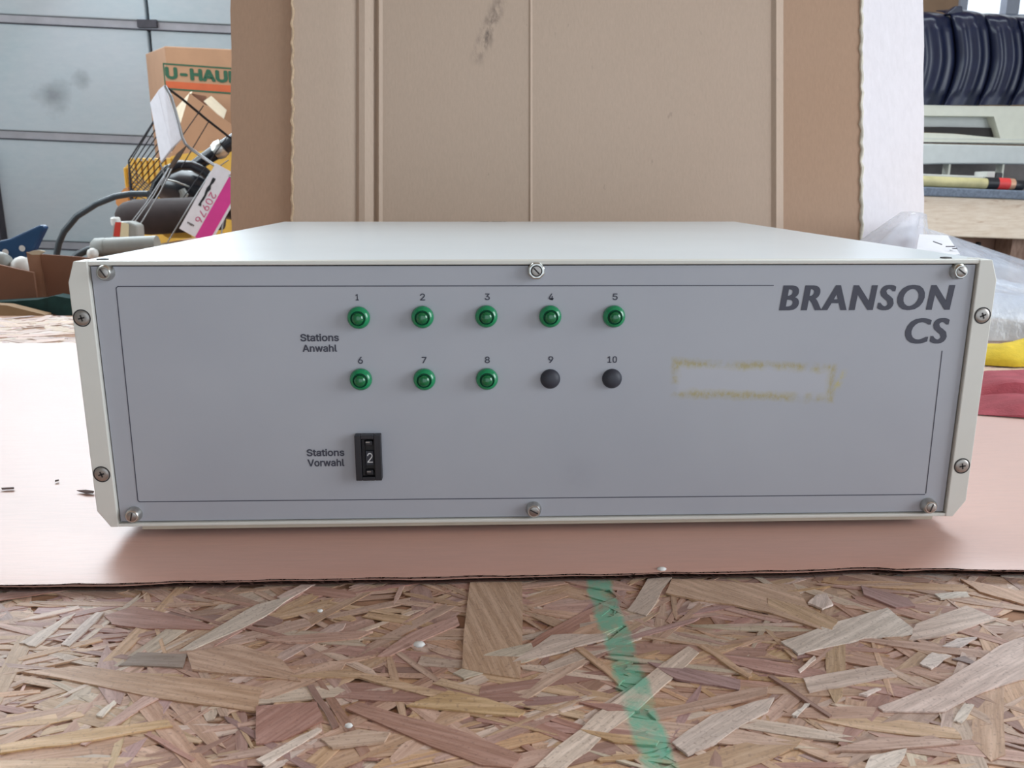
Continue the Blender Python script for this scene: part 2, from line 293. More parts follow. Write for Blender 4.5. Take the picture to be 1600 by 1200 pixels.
def text_mesh(name, body, material, bold=0.0, shear=0.0, depth=0.02, spacing=1.0):
    cu = bpy.data.curves.new(name, 'FONT'); cu.body = body; cu.size = 1; cu.offset = bold; cu.shear = shear
    cu.extrude = depth; cu.space_character = spacing; cu.resolution_u = 4
    t = bpy.data.objects.new(name, cu); C.objects.link(t)
    dg = bpy.context.evaluated_depsgraph_get(); me = bpy.data.meshes.new_from_object(t.evaluated_get(dg))
    bpy.data.objects.remove(t); bpy.data.curves.remove(cu)
    me.name = name; me.materials.clear(); me.materials.append(material)
    return me
GL = {'0':(453,[227,-7,191,-3,158,7,130,24,105,48,85,77,69,113,57,155,50,202,48,254,50,306,57,353,69,395,85,431,106,461,130,484,159,502,191,512,227,516,262,512,295,502,323,484,348,461,368,431,384,395,396,353,403,306,405,254,403,202,396,155,384,113,368,77,348,48,323,24,295,7,263,-3,227,50,250,52,271,60,290,74,306,92,320,116,330,144,338,176,342,213,344,254,342,295,338,332,330,365,320,393,306,416,290,435,271,449,250,457,227,460,203,457,182,449,163,435,147,416,134,393,123,365,115,332,111,295,109,254,111,213,115,176,123,144,134,116,147,92,163,74,182,60,203,52],[17,19,18,16,19,17,16,20,19,15,20,16,15,21,20,14,21,15,14,22,21,14,54,22,54,53,22,53,23,22,13,55,14,55,54,14,13,56,55,52,23,53,13,57,56,51,23,52,13,58,57,50,23,51,50,24,23,12,58,13,12,59,58,49,24,50,11,59,12,49,25,24,11,60,59,48,25,49,11,61,60,47,25,48,10,61,11,47,26,25,10,62,61,46,26,47,9,62,10,46,27,26,9,63,62,45,27,46,8,63,9,8,64,63,44,27,45,44,28,27,8,65,64,43,28,44,7,65,8,43,29,28,7,66,65,42,29,43,6,66,7,42,30,29,6,67,66,41,30,42,40,30,41,6,68,67,5,68,6,40,31,30,5,69,68,39,31,40,39,32,31,4,69,5,4,70,69,38,32,39,4,71,70,37,32,38,36,32,37,4,36,71,4,32,36,4,33,32,3,33,4,2,33,3,2,34,33,2,35,34,1,35,2,1,0,35]),'1':(453,[76,0,76,55,391,55,391,0,276,509,276,0,212,0,212,448,209,448,86,358,86,427,198,509],[10,4,11,10,8,4,8,7,4,7,5,4,10,9,8,6,5,7,0,2,1,0,3,2]),'2':(453,[64,0,64,47,234,229,252,248,268,266,282,282,294,298,303,312,311,327,316,341,319,356,320,371,319,389,315,405,308,419,298,431,287,441,273,449,258,455,241,458,224,460,205,458,188,454,172,447,159,438,148,427,139,413,132,398,128,381,127,362,66,362,68,391,75,418,86,442,102,464,121,482,143,496,168,507,196,513,225,516,254,513,281,507,306,497,328,482,346,465,361,445,372,423,379,398,381,372,380,354,377,336,371,318,363,299,351,280,336,259,317,235,294,209,267,180,153,60,153,57,389,57,389,0],[38,40,39,38,41,40,37,41,38,37,42,41,36,42,37,36,43,42,35,43,36,35,44,43,34,44,35,34,20,44,20,19,44,19,45,44,33,21,34,21,20,34,18,45,19,33,22,21,17,45,18,33,23,22,16,45,17,33,24,23,16,46,45,32,24,33,15,46,16,32,25,24,14,46,15,32,26,25,14,47,46,13,47,14,31,26,32,31,27,26,12,47,13,12,48,47,31,28,27,30,28,31,11,48,12,30,29,28,11,49,48,10,49,11,9,49,10,9,50,49,8,50,9,8,51,50,7,51,8,7,52,51,6,52,7,6,53,52,5,53,6,4,53,5,4,54,53,3,54,4,3,55,54,2,55,3,2,56,55,1,56,2,1,57,56,1,58,57,1,59,58,1,60,59,1,61,60,0,61,1]),'3':(453,[218,-7,188,-5,159,1,133,10,108,22,88,38,70,57,57,79,48,104,44,132,109,132,112,115,118,100,126,87,137,76,150,66,165,59,182,54,200,51,219,50,239,51,258,55,275,61,291,69,304,80,315,93,323,108,328,125,329,145,328,163,323,180,316,196,306,211,292,223,275,234,254,241,229,246,201,248,157,248,157,299,288,448,288,452,70,452,70,509,372,509,372,461,211,278,211,289,247,290,279,286,308,276,333,262,354,244,371,222,383,198,391,173,393,145,390,116,383,90,370,66,354,45,333,27,309,12,281,2,251,-5],[42,44,43,42,45,44,42,41,45,41,40,45,40,46,45,39,47,40,47,46,40,38,47,39,47,49,48,38,49,47,38,50,49,38,51,50,38,37,51,37,52,51,36,52,37,35,52,36,35,53,52,34,53,35,33,53,34,32,53,33,32,54,53,31,54,32,31,55,54,30,55,31,29,55,30,29,56,55,28,56,29,27,56,28,27,57,56,8,10,9,8,11,10,26,57,27,26,58,57,8,12,11,25,58,26,7,12,8,7,13,12,24,58,25,24,59,58,7,14,13,23,59,24,6,14,7,6,15,14,22,59,23,6,16,15,22,60,59,21,60,22,6,17,16,5,17,6,20,60,21,5,18,17,19,60,20,5,19,18,5,60,19,5,61,60,4,61,5,4,62,61,3,62,4,3,63,62,2,63,3,2,64,63,1,64,2,1,0,64]),'4':(453,[40,105,40,158,247,509,311,509,109,166,109,163,413,163,413,105,282,0,282,121,282,146,282,318,343,318,343,0],[1,3,2,1,4,3,10,12,11,10,13,12,1,5,4,1,6,5,1,10,6,10,7,6,0,10,1,0,9,10,13,7,10,0,8,9,8,7,0,8,13,7]),'5':(453,[221,-7,192,-5,165,1,140,11,118,25,99,41,83,60,71,82,63,105,60,130,122,130,125,115,130,102,138,89,148,78,160,68,173,60,188,54,204,51,221,50,241,51,259,56,276,64,291,75,304,89,314,104,322,122,326,141,328,162,326,183,321,203,314,221,303,237,290,251,275,262,257,270,238,275,218,277,201,276,184,273,167,268,152,262,139,255,128,246,67,253,96,509,366,509,366,452,151,452,134,301,136,301,148,311,162,318,178,325,194,330,212,333,229,334,252,332,274,328,294,321,313,311,330,299,345,285,358,269,370,251,379,231,386,210,390,187,391,163,388,132,381,102,369,76,352,52,332,32,309,15,282,3,253,-4],[44,48,45,48,46,45,48,47,46,44,49,48,55,57,56,54,57,55,54,58,57,53,58,54,53,59,58,52,59,53,52,60,59,51,60,52,51,61,60,50,61,51,44,50,49,44,61,50,44,39,61,39,38,61,38,62,61,38,37,62,37,63,62,36,63,37,35,63,36,44,40,39,34,63,35,34,64,63,44,41,40,44,42,41,33,64,34,44,43,42,33,65,64,32,65,33,31,65,32,31,66,65,30,66,31,30,67,66,29,67,30,29,68,67,28,68,29,28,69,68,27,69,28,26,69,27,26,70,69,8,10,9,8,11,10,25,70,26,8,12,11,7,12,8,24,70,25,24,71,70,7,13,12,7,14,13,23,71,24,6,14,7,6,15,14,23,72,71,22,72,23,6,16,15,21,72,22,6,17,16,5,17,6,20,72,21,5,18,17,20,73,72,19,73,20,5,19,18,5,73,19,4,73,5,4,74,73,3,74,4,3,75,74,2,75,3,2,76,75,1,76,2,1,0,76]),'6':(453,[226,-7,196,-4,168,3,142,15,119,31,100,51,84,74,73,101,66,130,64,162,65,187,71,212,80,239,93,268,112,302,137,340,252,509,322,509,151,261,145,261,151,270,157,279,165,288,174,295,184,302,196,307,208,311,221,313,235,314,265,312,291,305,316,295,337,280,355,262,370,240,380,215,387,187,389,157,387,127,379,98,368,73,352,50,333,30,310,14,284,3,257,-4,226,48,245,50,263,55,279,63,293,73,304,86,314,101,322,119,326,137,327,157,326,178,322,196,314,213,304,228,293,241,279,251,263,259,245,264,226,265,207,264,190,259,174,252,160,241,148,229,138,214,131,197,126,179,125,158,126,138,131,119,138,102,148,86,160,73,174,63,190,55,207,50],[15,17,16,15,23,17,23,18,17,14,23,15,27,29,28,26,29,27,26,30,29,25,30,26,24,30,25,24,31,30,13,23,14,23,31,24,13,22,23,18,31,23,18,32,31,13,21,22,18,64,32,64,33,32,13,20,21,13,19,20,12,19,13,18,65,64,63,33,64,18,66,65,62,33,63,62,34,33,12,18,19,12,66,18,12,67,66,61,34,62,12,68,67,60,34,61,12,69,68,59,34,60,59,35,34,11,69,12,11,70,69,58,35,59,58,36,35,11,71,70,57,36,58,10,71,11,10,72,71,56,36,57,56,37,36,9,72,10,9,73,72,55,37,56,8,73,9,8,74,73,54,37,55,54,38,37,8,75,74,53,38,54,7,75,8,53,39,38,7,76,75,52,39,53,7,77,76,51,39,52,6,77,7,51,40,39,6,78,77,50,40,51,5,78,6,5,79,78,49,40,50,49,41,40,5,80,79,48,41,49,5,81,80,47,41,48,4,81,5,4,46,81,46,41,47,46,42,41,4,42,46,3,42,4,3,43,42,2,43,3,2,44,43,1,44,2,1,45,44,0,45,1]),'7':(453,[97,0,323,448,323,452,62,452,62,509,391,509,391,449,165,0],[3,5,4,3,2,5,2,6,5,1,6,2,1,7,6,0,7,1]),'8':(453,[226,-7,193,-5,163,1,136,11,111,25,91,42,74,62,62,84,54,109,52,135,53,156,58,176,65,195,75,212,87,228,101,241,117,252,134,260,153,265,153,267,129,276,109,289,93,308,80,330,73,354,70,380,73,405,79,429,90,450,106,469,124,485,146,498,170,508,197,514,226,516,255,514,282,508,306,498,328,485,346,469,361,450,373,429,379,405,382,380,379,354,372,330,359,308,343,289,323,276,300,267,300,265,319,260,335,252,351,241,365,228,377,212,387,195,395,176,399,156,401,135,398,109,391,84,378,62,362,42,341,25,317,11,289,1,259,-5,226,49,248,50,267,54,285,60,300,69,313,79,323,91,331,106,335,121,337,139,335,157,330,173,322,189,312,202,298,213,283,223,265,230,247,234,226,235,206,234,187,230,169,223,154,213,140,202,130,189,122,173,117,157,115,139,117,121,121,106,129,91,139,79,152,69,167,60,185,54,205,50,226,290,244,291,260,294,274,300,287,308,298,318,307,330,314,344,318,359,319,376,318,392,314,407,308,420,299,432,288,442,275,449,260,455,244,459,226,460,208,459,192,455,177,449,164,442,153,432,145,420,138,407,134,392,133,376,134,359,138,344,145,330,154,318,165,308,178,300,193,294,209,291],[33,35,34,32,35,33,32,36,35,31,36,32,31,37,36,30,37,31,30,38,37,29,38,30,29,39,38,28,123,29,123,39,29,123,122,39,122,121,39,121,40,39,28,124,123,120,40,121,28,125,124,119,40,120,27,125,28,119,41,40,27,126,125,118,41,119,27,127,126,117,41,118,116,41,117,27,128,127,26,128,27,116,42,41,26,129,128,115,42,116,26,130,129,114,42,115,25,130,26,114,43,42,25,131,130,113,43,114,24,131,25,113,44,43,24,132,131,112,44,113,24,133,132,111,44,112,111,45,44,23,133,24,23,134,133,110,45,111,23,135,134,109,45,110,109,46,45,22,135,23,22,136,135,108,46,109,22,137,136,107,46,108,107,47,46,21,137,22,21,138,137,106,47,107,21,139,138,105,47,106,21,104,139,104,47,105,21,47,104,21,48,47,20,48,21,20,49,48,19,49,20,18,49,19,18,50,49,17,50,18,17,51,50,16,51,17,16,52,51,15,52,16,15,53,52,14,86,15,86,53,15,86,54,53,14,87,86,85,54,86,14,88,87,84,54,85,14,89,88,83,54,84,13,89,14,83,55,54,13,90,89,82,55,83,13,91,90,81,55,82,12,91,13,81,56,55,12,92,91,80,56,81,11,92,12,80,57,56,11,93,92,79,57,80,79,58,57,10,93,11,10,94,93,78,58,79,10,95,94,77,58,78,77,59,58,9,95,10,9,96,95,76,59,77,8,96,9,76,60,59,8,97,96,75,60,76,75,61,60,7,97,8,7,98,97,74,61,75,7,99,98,73,61,74,6,99,7,73,62,61,6,100,99,72,62,73,6,101,100,71,62,72,5,101,6,71,63,62,5,102,101,70,63,71,5,103,102,69,63,70,5,68,103,68,63,69,5,63,68,4,63,5,4,64,63,4,65,64,3,65,4,2,65,3,2,66,65,1,66,2,1,67,66,0,67,1]),'9':(453,[226,516,256,513,285,506,310,494,333,478,352,458,368,434,380,408,387,378,389,347,387,322,382,296,373,270,359,240,340,207,315,168,200,0,130,0,301,248,307,248,302,238,295,229,287,221,278,214,268,207,257,202,245,198,232,195,218,195,188,197,161,203,137,214,116,229,98,247,83,269,72,294,66,321,64,352,66,382,73,411,85,436,101,459,120,479,143,494,168,506,196,513,226,460,207,459,190,454,174,446,160,435,148,423,138,407,131,390,127,372,125,352,127,331,131,313,138,295,148,280,160,268,174,257,190,250,207,245,226,243,245,245,263,249,279,257,293,267,305,280,314,295,322,312,326,330,327,350,326,371,322,390,314,407,305,422,293,435,279,446,263,454,245,459],[45,1,0,44,1,45,44,2,1,43,2,44,43,3,2,42,3,43,42,4,3,41,4,42,41,46,4,46,5,4,41,47,46,81,5,46,40,47,41,40,48,47,80,5,81,80,6,5,40,49,48,79,6,80,40,50,49,78,6,79,39,50,40,39,51,50,77,6,78,77,7,6,39,52,51,76,7,77,38,52,39,76,8,7,38,53,52,75,8,76,38,54,53,74,8,75,37,54,38,74,9,8,37,55,54,73,9,74,36,55,37,36,56,55,72,9,73,72,10,9,36,57,56,71,10,72,71,11,10,35,57,36,35,58,57,70,11,71,70,12,11,35,59,58,69,12,70,34,59,35,34,60,59,68,12,69,68,13,12,33,60,34,33,61,60,67,13,68,33,62,61,66,19,67,19,13,67,33,63,62,65,18,66,18,19,66,65,24,18,24,17,18,20,13,19,32,63,33,32,64,63,64,24,65,32,24,64,20,14,13,21,14,20,22,14,21,31,24,32,23,14,22,30,24,31,24,14,23,30,25,24,17,14,24,17,15,14,29,25,30,29,26,25,29,27,26,28,27,29,17,16,15]),'S':(447,[224,-9,188,-7,156,-1,128,9,102,23,81,40,64,60,51,83,42,109,38,137,104,137,108,118,114,102,123,88,136,76,150,66,166,59,185,53,204,50,224,49,246,50,267,54,286,60,303,69,317,79,329,92,338,106,344,122,346,139,344,154,340,168,332,179,322,189,310,197,296,205,280,211,263,217,245,222,184,239,145,253,112,269,86,289,67,313,56,341,52,372,54,400,62,425,75,448,92,468,113,484,138,498,165,508,195,514,227,516,259,514,289,508,316,498,340,484,360,468,377,449,390,427,398,403,401,378,337,378,332,402,320,421,302,437,280,449,254,456,225,459,204,457,185,454,167,448,152,440,139,430,129,418,121,405,117,391,115,376,117,359,122,345,131,334,142,324,155,315,169,308,184,302,198,297,212,293,264,279,279,275,295,270,312,264,328,256,344,248,359,238,372,226,384,213,395,198,402,180,407,161,408,139,406,112,399,87,386,64,370,43,349,25,323,11,294,0,261,-7],[52,54,53,51,54,52,51,55,54,50,55,51,50,56,55,49,56,50,49,57,56,48,57,49,48,58,57,48,59,58,47,70,48,70,69,48,69,59,48,68,59,69,47,71,70,67,59,68,47,72,71,66,59,67,66,60,59,46,72,47,46,73,72,46,74,73,65,60,66,46,75,74,65,61,60,45,75,46,64,61,65,45,76,75,45,77,76,64,62,61,63,62,64,44,77,45,44,78,77,44,79,78,43,79,44,43,80,79,43,81,80,42,81,43,42,82,81,42,83,82,42,84,83,41,84,42,41,85,84,41,86,85,41,87,86,41,88,87,40,88,41,40,89,88,40,90,89,40,91,90,39,91,40,39,92,91,39,93,92,38,93,39,38,94,93,37,94,38,37,95,94,37,96,95,36,96,37,35,96,36,35,97,96,34,97,35,33,97,34,33,98,97,32,98,33,31,98,32,31,99,98,30,99,31,29,99,30,29,100,99,28,100,29,27,100,28,27,101,100,8,10,9,8,11,10,26,101,27,8,12,11,26,102,101,7,12,8,25,102,26,7,13,12,24,102,25,7,14,13,24,103,102,6,14,7,23,103,24,6,15,14,22,103,23,6,16,15,22,104,103,21,104,22,5,16,6,5,17,16,20,104,21,5,18,17,19,104,20,5,19,18,5,104,19,5,105,104,4,105,5,4,106,105,3,106,4,3,107,106,2,107,3,2,108,107,1,108,2,1,0,108]),'t':(227,[204,379,204,327,6,327,6,379,65,471,126,471,126,98,127,83,130,70,136,61,144,55,156,51,170,50,175,50,180,50,185,51,191,52,197,53,202,54,213,2,207,0,200,-2,192,-3,184,-3,176,-4,168,-4,138,-1,113,7,92,21,77,41,68,64,65,93],[31,5,4,31,6,5,2,0,3,2,1,0,31,7,6,30,7,31,30,8,7,30,9,8,29,9,30,29,10,9,29,11,10,17,19,18,16,19,17,15,19,16,29,12,11,14,19,15,13,19,14,12,19,13,29,19,12,28,19,29,27,19,28,26,19,27,26,20,19,26,21,20,25,21,26,25,22,21,25,23,22,25,24,23]),'a':(389,[160,-9,137,-7,115,-3,94,5,76,15,60,29,48,45,38,63,32,84,30,108,32,128,36,146,43,161,53,174,64,184,78,193,92,200,108,206,125,211,143,214,161,217,178,220,200,223,218,225,234,227,247,229,257,231,265,235,271,240,274,246,276,255,276,257,275,272,272,285,267,297,260,307,251,315,240,322,227,327,212,330,196,331,178,330,163,327,149,322,137,316,127,309,118,301,110,292,104,283,100,274,41,291,51,313,64,331,79,346,95,358,114,368,133,375,153,380,173,383,194,384,208,384,223,382,239,379,255,375,271,369,286,360,300,350,312,336,322,320,330,301,335,278,337,251,337,0,277,0,277,52,272,52,267,43,260,34,252,25,242,16,229,8,215,1,199,-4,181,-7,170,45,192,47,211,51,228,59,242,68,254,80,263,93,270,108,274,122,276,138,276,190,272,187,267,184,259,182,251,180,241,178,231,176,221,174,210,173,200,171,191,170,182,169,175,168,161,166,147,163,134,159,122,153,112,147,103,139,97,130,93,118,92,105,93,93,96,82,102,72,109,64,119,57,130,52,142,48,156,46],[58,60,59,58,61,60,57,61,58,57,62,61,56,62,57,56,63,62,55,63,56,55,64,63,55,65,64,54,65,55,54,66,65,53,66,54,53,67,66,52,67,53,52,40,67,40,39,67,39,68,67,51,41,52,41,40,52,51,42,41,38,68,39,51,43,42,37,68,38,51,44,43,36,68,37,36,69,68,51,45,44,35,69,36,50,45,51,50,46,45,34,69,35,34,70,69,50,47,46,33,70,34,50,48,47,49,48,50,32,70,33,32,71,70,31,71,32,30,71,31,29,71,30,29,72,71,28,72,29,27,72,28,26,94,27,94,72,27,25,94,26,24,94,25,23,94,24,22,94,23,21,94,22,20,94,21,19,94,20,18,94,19,17,94,18,16,94,17,15,94,16,14,94,15,14,95,94,93,72,94,14,96,95,14,97,96,13,97,14,13,98,97,13,99,98,13,100,99,13,101,100,13,102,101,12,102,13,12,103,102,12,104,103,12,105,104,12,106,105,12,107,106,12,108,107,12,109,108,11,109,12,11,110,109,11,111,110,11,112,111,10,112,11,10,113,112,92,72,93,10,114,113,9,114,10,91,72,92,9,115,114,8,115,9,90,72,91,8,116,115,89,72,90,8,117,116,7,117,8,7,118,117,88,74,89,74,72,89,7,119,118,87,74,88,7,120,119,6,120,7,86,75,87,75,74,87,6,121,120,6,122,121,86,76,75,73,72,74,85,76,86,6,123,122,84,76,85,6,84,123,6,76,84,5,76,6,5,77,76,5,78,77,4,78,5,4,79,78,4,80,79,3,80,4,3,81,80,2,81,3,2,82,81,1,82,2,1,83,82,0,83,1]),'i':(167,[84,443,73,444,63,448,54,455,47,463,43,472,41,483,43,494,47,504,54,512,63,518,73,522,84,524,95,522,105,518,114,512,121,504,125,494,126,483,125,472,121,463,114,455,105,448,95,444,53,0,53,379,114,379,114,0],[24,26,25,24,27,26,11,13,12,10,13,11,10,14,13,9,14,10,9,15,14,8,15,9,8,16,15,7,16,8,7,17,16,6,17,7,6,18,17,5,18,6,5,19,18,4,19,5,4,20,19,3,20,4,3,21,20,2,21,3,2,22,21,1,22,2,1,23,22,0,23,1]),'o':(415,[207,-8,174,-5,144,3,117,16,93,35,72,58,56,85,44,116,37,150,34,187,37,225,44,260,56,291,72,318,93,341,117,360,144,374,174,382,207,384,241,382,271,374,299,360,323,341,343,318,359,291,371,260,379,225,381,187,379,150,371,116,359,85,343,58,323,35,299,16,271,3,241,-5,207,46,231,49,252,55,270,66,285,80,298,97,307,117,314,139,318,163,319,187,318,212,314,236,307,258,298,278,285,296,270,310,252,321,231,328,207,330,184,328,163,321,145,310,130,296,118,278,108,258,102,236,98,212,96,187,98,163,102,139,108,117,118,97,130,80,145,66,163,55,184,49],[17,19,18,16,19,17,16,20,19,15,20,16,15,21,20,14,21,15,14,22,21,13,22,14,13,54,22,54,23,22,13,55,54,53,23,54,13,56,55,52,23,53,13,57,56,51,23,52,12,57,13,51,24,23,12,58,57,50,24,51,12,59,58,49,24,50,11,59,12,49,25,24,11,60,59,48,25,49,10,60,11,48,26,25,10,61,60,47,26,48,10,62,61,46,26,47,46,27,26,9,62,10,9,63,62,45,27,46,8,63,9,8,64,63,44,27,45,44,28,27,8,65,64,43,28,44,43,29,28,7,65,8,7,66,65,42,29,43,7,67,66,41,29,42,6,67,7,41,30,29,6,68,67,40,30,41,5,68,6,40,31,30,5,69,68,39,31,40,5,70,69,38,31,39,4,70,5,38,32,31,4,71,70,37,32,38,4,36,71,36,32,37,4,32,36,3,32,4,3,33,32,2,33,3,2,34,33,1,34,2,1,35,34,0,35,1]),'n':(410,[114,227,114,0,53,0,53,379,112,379,112,287,102,287,116,319,132,344,152,362,175,374,200,382,227,384,252,383,275,377,295,369,313,356,328,340,341,321,350,298,355,271,357,240,357,0,296,0,296,235,293,263,286,286,273,304,256,318,235,326,210,329,192,328,176,324,161,317,147,308,136,297,126,283,119,266,115,248],[11,13,12,11,14,13,10,14,11,2,4,3,2,6,4,6,5,4,10,15,14,9,15,10,9,16,15,8,16,9,8,17,16,7,31,8,31,17,8,31,30,17,30,18,17,29,18,30,7,32,31,28,18,29,7,33,32,28,19,18,6,33,7,27,19,28,6,34,33,6,35,34,26,19,27,26,20,19,6,36,35,2,37,6,37,36,6,25,20,26,25,21,20,2,38,37,24,21,25,2,0,38,24,22,21,23,22,24,2,1,0]),'s':(365,[182,-8,157,-7,133,-3,112,3,93,12,76,24,62,38,50,54,41,73,36,94,94,107,101,87,111,72,124,60,141,52,160,47,181,45,206,47,227,53,244,62,258,74,265,88,268,103,266,115,262,126,254,136,243,144,229,150,212,155,149,170,118,180,92,192,72,208,58,227,50,249,47,274,49,295,55,314,65,332,79,347,95,360,115,370,137,378,161,383,187,384,212,383,234,379,254,372,271,363,286,352,299,339,309,324,318,308,324,290,268,277,262,291,254,304,243,316,228,325,210,331,187,333,166,331,147,326,131,317,119,305,111,292,109,277,110,264,115,253,124,243,136,235,152,229,172,223,229,209,261,200,287,187,306,171,320,153,328,131,331,107,329,85,323,65,312,47,298,31,281,18,260,6,236,-2,210,-7],[43,45,44,43,46,45,42,46,43,42,47,46,41,47,42,41,48,47,40,48,41,40,49,48,39,49,40,39,50,49,38,50,39,38,60,50,60,51,50,38,61,60,59,51,60,37,61,38,37,62,61,58,51,59,37,63,62,57,51,58,57,52,51,37,64,63,56,52,57,36,64,37,56,53,52,36,65,64,55,53,56,35,65,36,35,66,65,54,53,55,35,67,66,34,67,35,34,68,67,34,69,68,33,69,34,33,70,69,33,71,70,33,72,71,32,72,33,32,73,72,32,74,73,31,74,32,31,75,74,30,75,31,30,76,75,29,76,30,29,77,76,28,77,29,27,77,28,27,78,77,26,78,27,25,78,26,24,78,25,24,79,78,23,79,24,22,79,23,9,11,10,22,80,79,21,80,22,8,11,9,20,80,21,8,12,11,20,81,80,19,81,20,7,12,8,7,13,12,19,82,81,18,82,19,7,14,13,6,14,7,17,82,18,6,15,14,16,82,17,16,83,82,6,16,15,6,83,16,5,83,6,5,84,83,4,84,5,4,85,84,3,85,4,3,86,85,2,86,3,2,87,86,1,87,2,1,0,87]),'A':(480,[16,0,201,509,276,509,463,0,395,0,287,302,280,323,272,346,264,372,255,402,244,438,232,478,245,478,233,437,222,402,213,371,204,345,197,322,191,302,85,0,110,142,110,199,370,199,370,142],[0,11,1,11,2,1,11,12,2,12,3,2,0,21,11,21,13,11,13,10,11,13,10,12,10,22,12,22,3,12,9,22,10,21,14,13,8,22,9,21,15,14,7,22,8,21,16,15,6,22,7,21,17,16,5,22,6,21,18,17,21,20,18,20,19,18,4,23,5,23,22,5,0,20,21,20,22,21,20,23,22,23,3,22,0,19,20,4,3,23]),'w':(567,[138,0,23,379,87,379,133,214,140,190,147,164,154,137,161,107,168,75,175,41,165,41,172,74,179,105,186,135,192,163,199,189,206,214,252,379,316,379,362,214,368,189,375,163,382,136,388,106,395,75,402,41,391,41,399,75,406,106,413,135,420,163,427,189,434,214,480,379,545,379,429,0,368,0,319,172,314,189,309,207,305,225,300,243,295,262,291,280,286,299,281,318,277,338,291,338,286,319,281,299,277,280,272,262,267,243,263,225,258,207,253,189,248,172,199,0],[0,2,1,0,3,2,16,46,17,46,18,17,46,47,18,47,19,18,32,34,33,32,35,34,16,45,46,48,19,47,49,44,48,44,19,48,16,49,45,49,44,45,16,50,49,43,19,44,16,51,50,42,19,43,16,52,51,41,19,42,40,19,41,16,53,52,39,19,40,16,54,53,0,4,3,15,54,16,39,20,19,31,35,32,38,20,39,15,55,54,0,5,4,37,20,38,37,21,20,30,35,31,15,56,55,14,56,15,14,57,56,36,21,37,0,6,5,36,22,21,29,35,30,13,57,14,0,7,6,36,23,22,28,35,29,12,57,13,0,8,7,36,24,23,27,35,28,11,57,12,0,10,8,10,9,8,36,26,24,26,25,24,26,35,27,10,57,11,0,57,10,36,35,26]),'h':(410,[114,227,114,0,53,0,53,509,114,509,114,287,102,287,116,319,132,344,152,362,175,374,200,382,227,384,252,383,275,377,295,369,313,356,328,340,341,321,350,298,355,271,357,240,357,0,296,0,296,235,293,263,286,286,273,304,256,318,235,326,210,329,192,328,176,324,161,317,147,308,136,297,126,283,119,266,115,248],[2,4,3,2,6,4,6,5,4,11,13,12,11,14,13,10,14,11,10,15,14,9,15,10,9,16,15,8,16,9,8,17,16,7,31,8,31,17,8,31,30,17,30,18,17,29,18,30,7,32,31,28,18,29,7,33,32,28,19,18,6,33,7,27,19,28,6,34,33,6,35,34,26,19,27,26,20,19,6,36,35,2,37,6,37,36,6,25,20,26,25,21,20,2,38,37,24,21,25,2,0,38,24,22,21,23,22,24,2,1,0]),'l':(189,[139,-2,112,0,91,8,74,20,62,37,55,59,53,84,53,509,114,509,114,99,114,83,117,71,120,62,126,57,135,53,146,52,152,52,157,52,160,53,164,53,167,54,170,54,181,3,175,1,169,0,162,-1,154,-2,147,-2],[6,8,7,6,9,8,6,10,9,5,10,6,5,11,10,5,12,11,5,13,12,4,13,5,4,14,13,20,22,21,19,22,20,18,22,19,4,15,14,17,22,18,16,22,17,15,22,16,4,22,15,3,22,4,2,22,3,1,22,2,1,23,22,1,24,23,1,25,24,0,25,1,0,26,25,0,27,26]),'V':(480,[204,0,16,509,84,509,192,206,199,187,207,164,215,137,225,106,236,71,248,31,235,31,247,71,257,107,267,138,276,165,283,187,290,206,395,509,463,509,278,0],[0,2,1,0,3,2,16,18,17,16,19,18,0,4,3,15,19,16,14,19,15,0,5,4,13,19,14,0,6,5,12,19,13,0,7,6,11,19,12,0,8,7,10,9,11,9,19,11,0,9,8,0,19,9]),'r':(259,[53,0,53,379,112,379,112,321,115,321,124,339,137,354,152,367,171,377,191,383,213,385,218,385,223,385,229,384,235,384,240,384,243,384,243,322,241,323,236,324,230,324,223,325,215,326,207,326,190,324,174,321,159,315,146,306,135,296,126,284,119,269,115,254,114,237,114,0],[9,11,10,9,12,11,9,13,12,9,14,13,9,15,14,9,16,15,9,17,16,8,17,9,0,2,1,0,3,2,7,17,8,6,17,7,5,19,6,19,18,6,18,17,6,4,23,5,23,22,5,22,21,5,21,20,5,20,19,5,4,24,23,4,25,24,0,4,3,0,31,4,31,30,4,30,29,4,29,28,4,28,27,4,27,26,4,26,25,4,0,32,31,0,33,32]),'U':(517,[259,-8,220,-6,186,2,154,15,126,33,103,55,85,80,71,108,63,140,60,173,60,509,124,509,124,178,126,155,132,133,141,113,153,95,169,80,187,68,208,59,232,53,259,52,285,53,309,59,331,68,349,80,364,95,377,113,385,133,391,155,393,178,393,509,457,509,457,173,454,140,446,108,433,80,414,55,391,33,363,15,332,2,297,-6],[9,11,10,9,12,11,30,32,31,30,33,32,9,13,12,29,33,30,8,13,9,29,34,33,8,14,13,28,34,29,7,14,8,28,35,34,27,35,28,7,15,14,7,16,15,26,35,27,6,16,7,26,36,35,6,17,16,25,36,26,6,18,17,24,36,25,5,18,6,24,37,36,5,19,18,23,37,24,5,20,19,22,37,23,22,38,37,4,20,5,4,21,20,21,38,22,4,38,21,3,38,4,3,39,38,2,39,3,2,40,39,1,40,2,1,41,40,0,41,1]),'H':(517,[60,0,60,509,125,509,125,289,392,289,392,509,457,509,457,0,392,0,392,232,125,232,125,0],[0,2,1,0,3,2,4,6,5,4,7,6,0,10,3,10,4,3,10,9,4,9,7,4,0,11,10,8,7,9]),'L':(393,[60,0,60,509,125,509,125,57,361,57,361,0],[0,2,1,0,3,2,0,4,3,0,5,4]),'-':(453,[337,244,337,188,114,188,114,244],[2,0,3,2,1,0])}
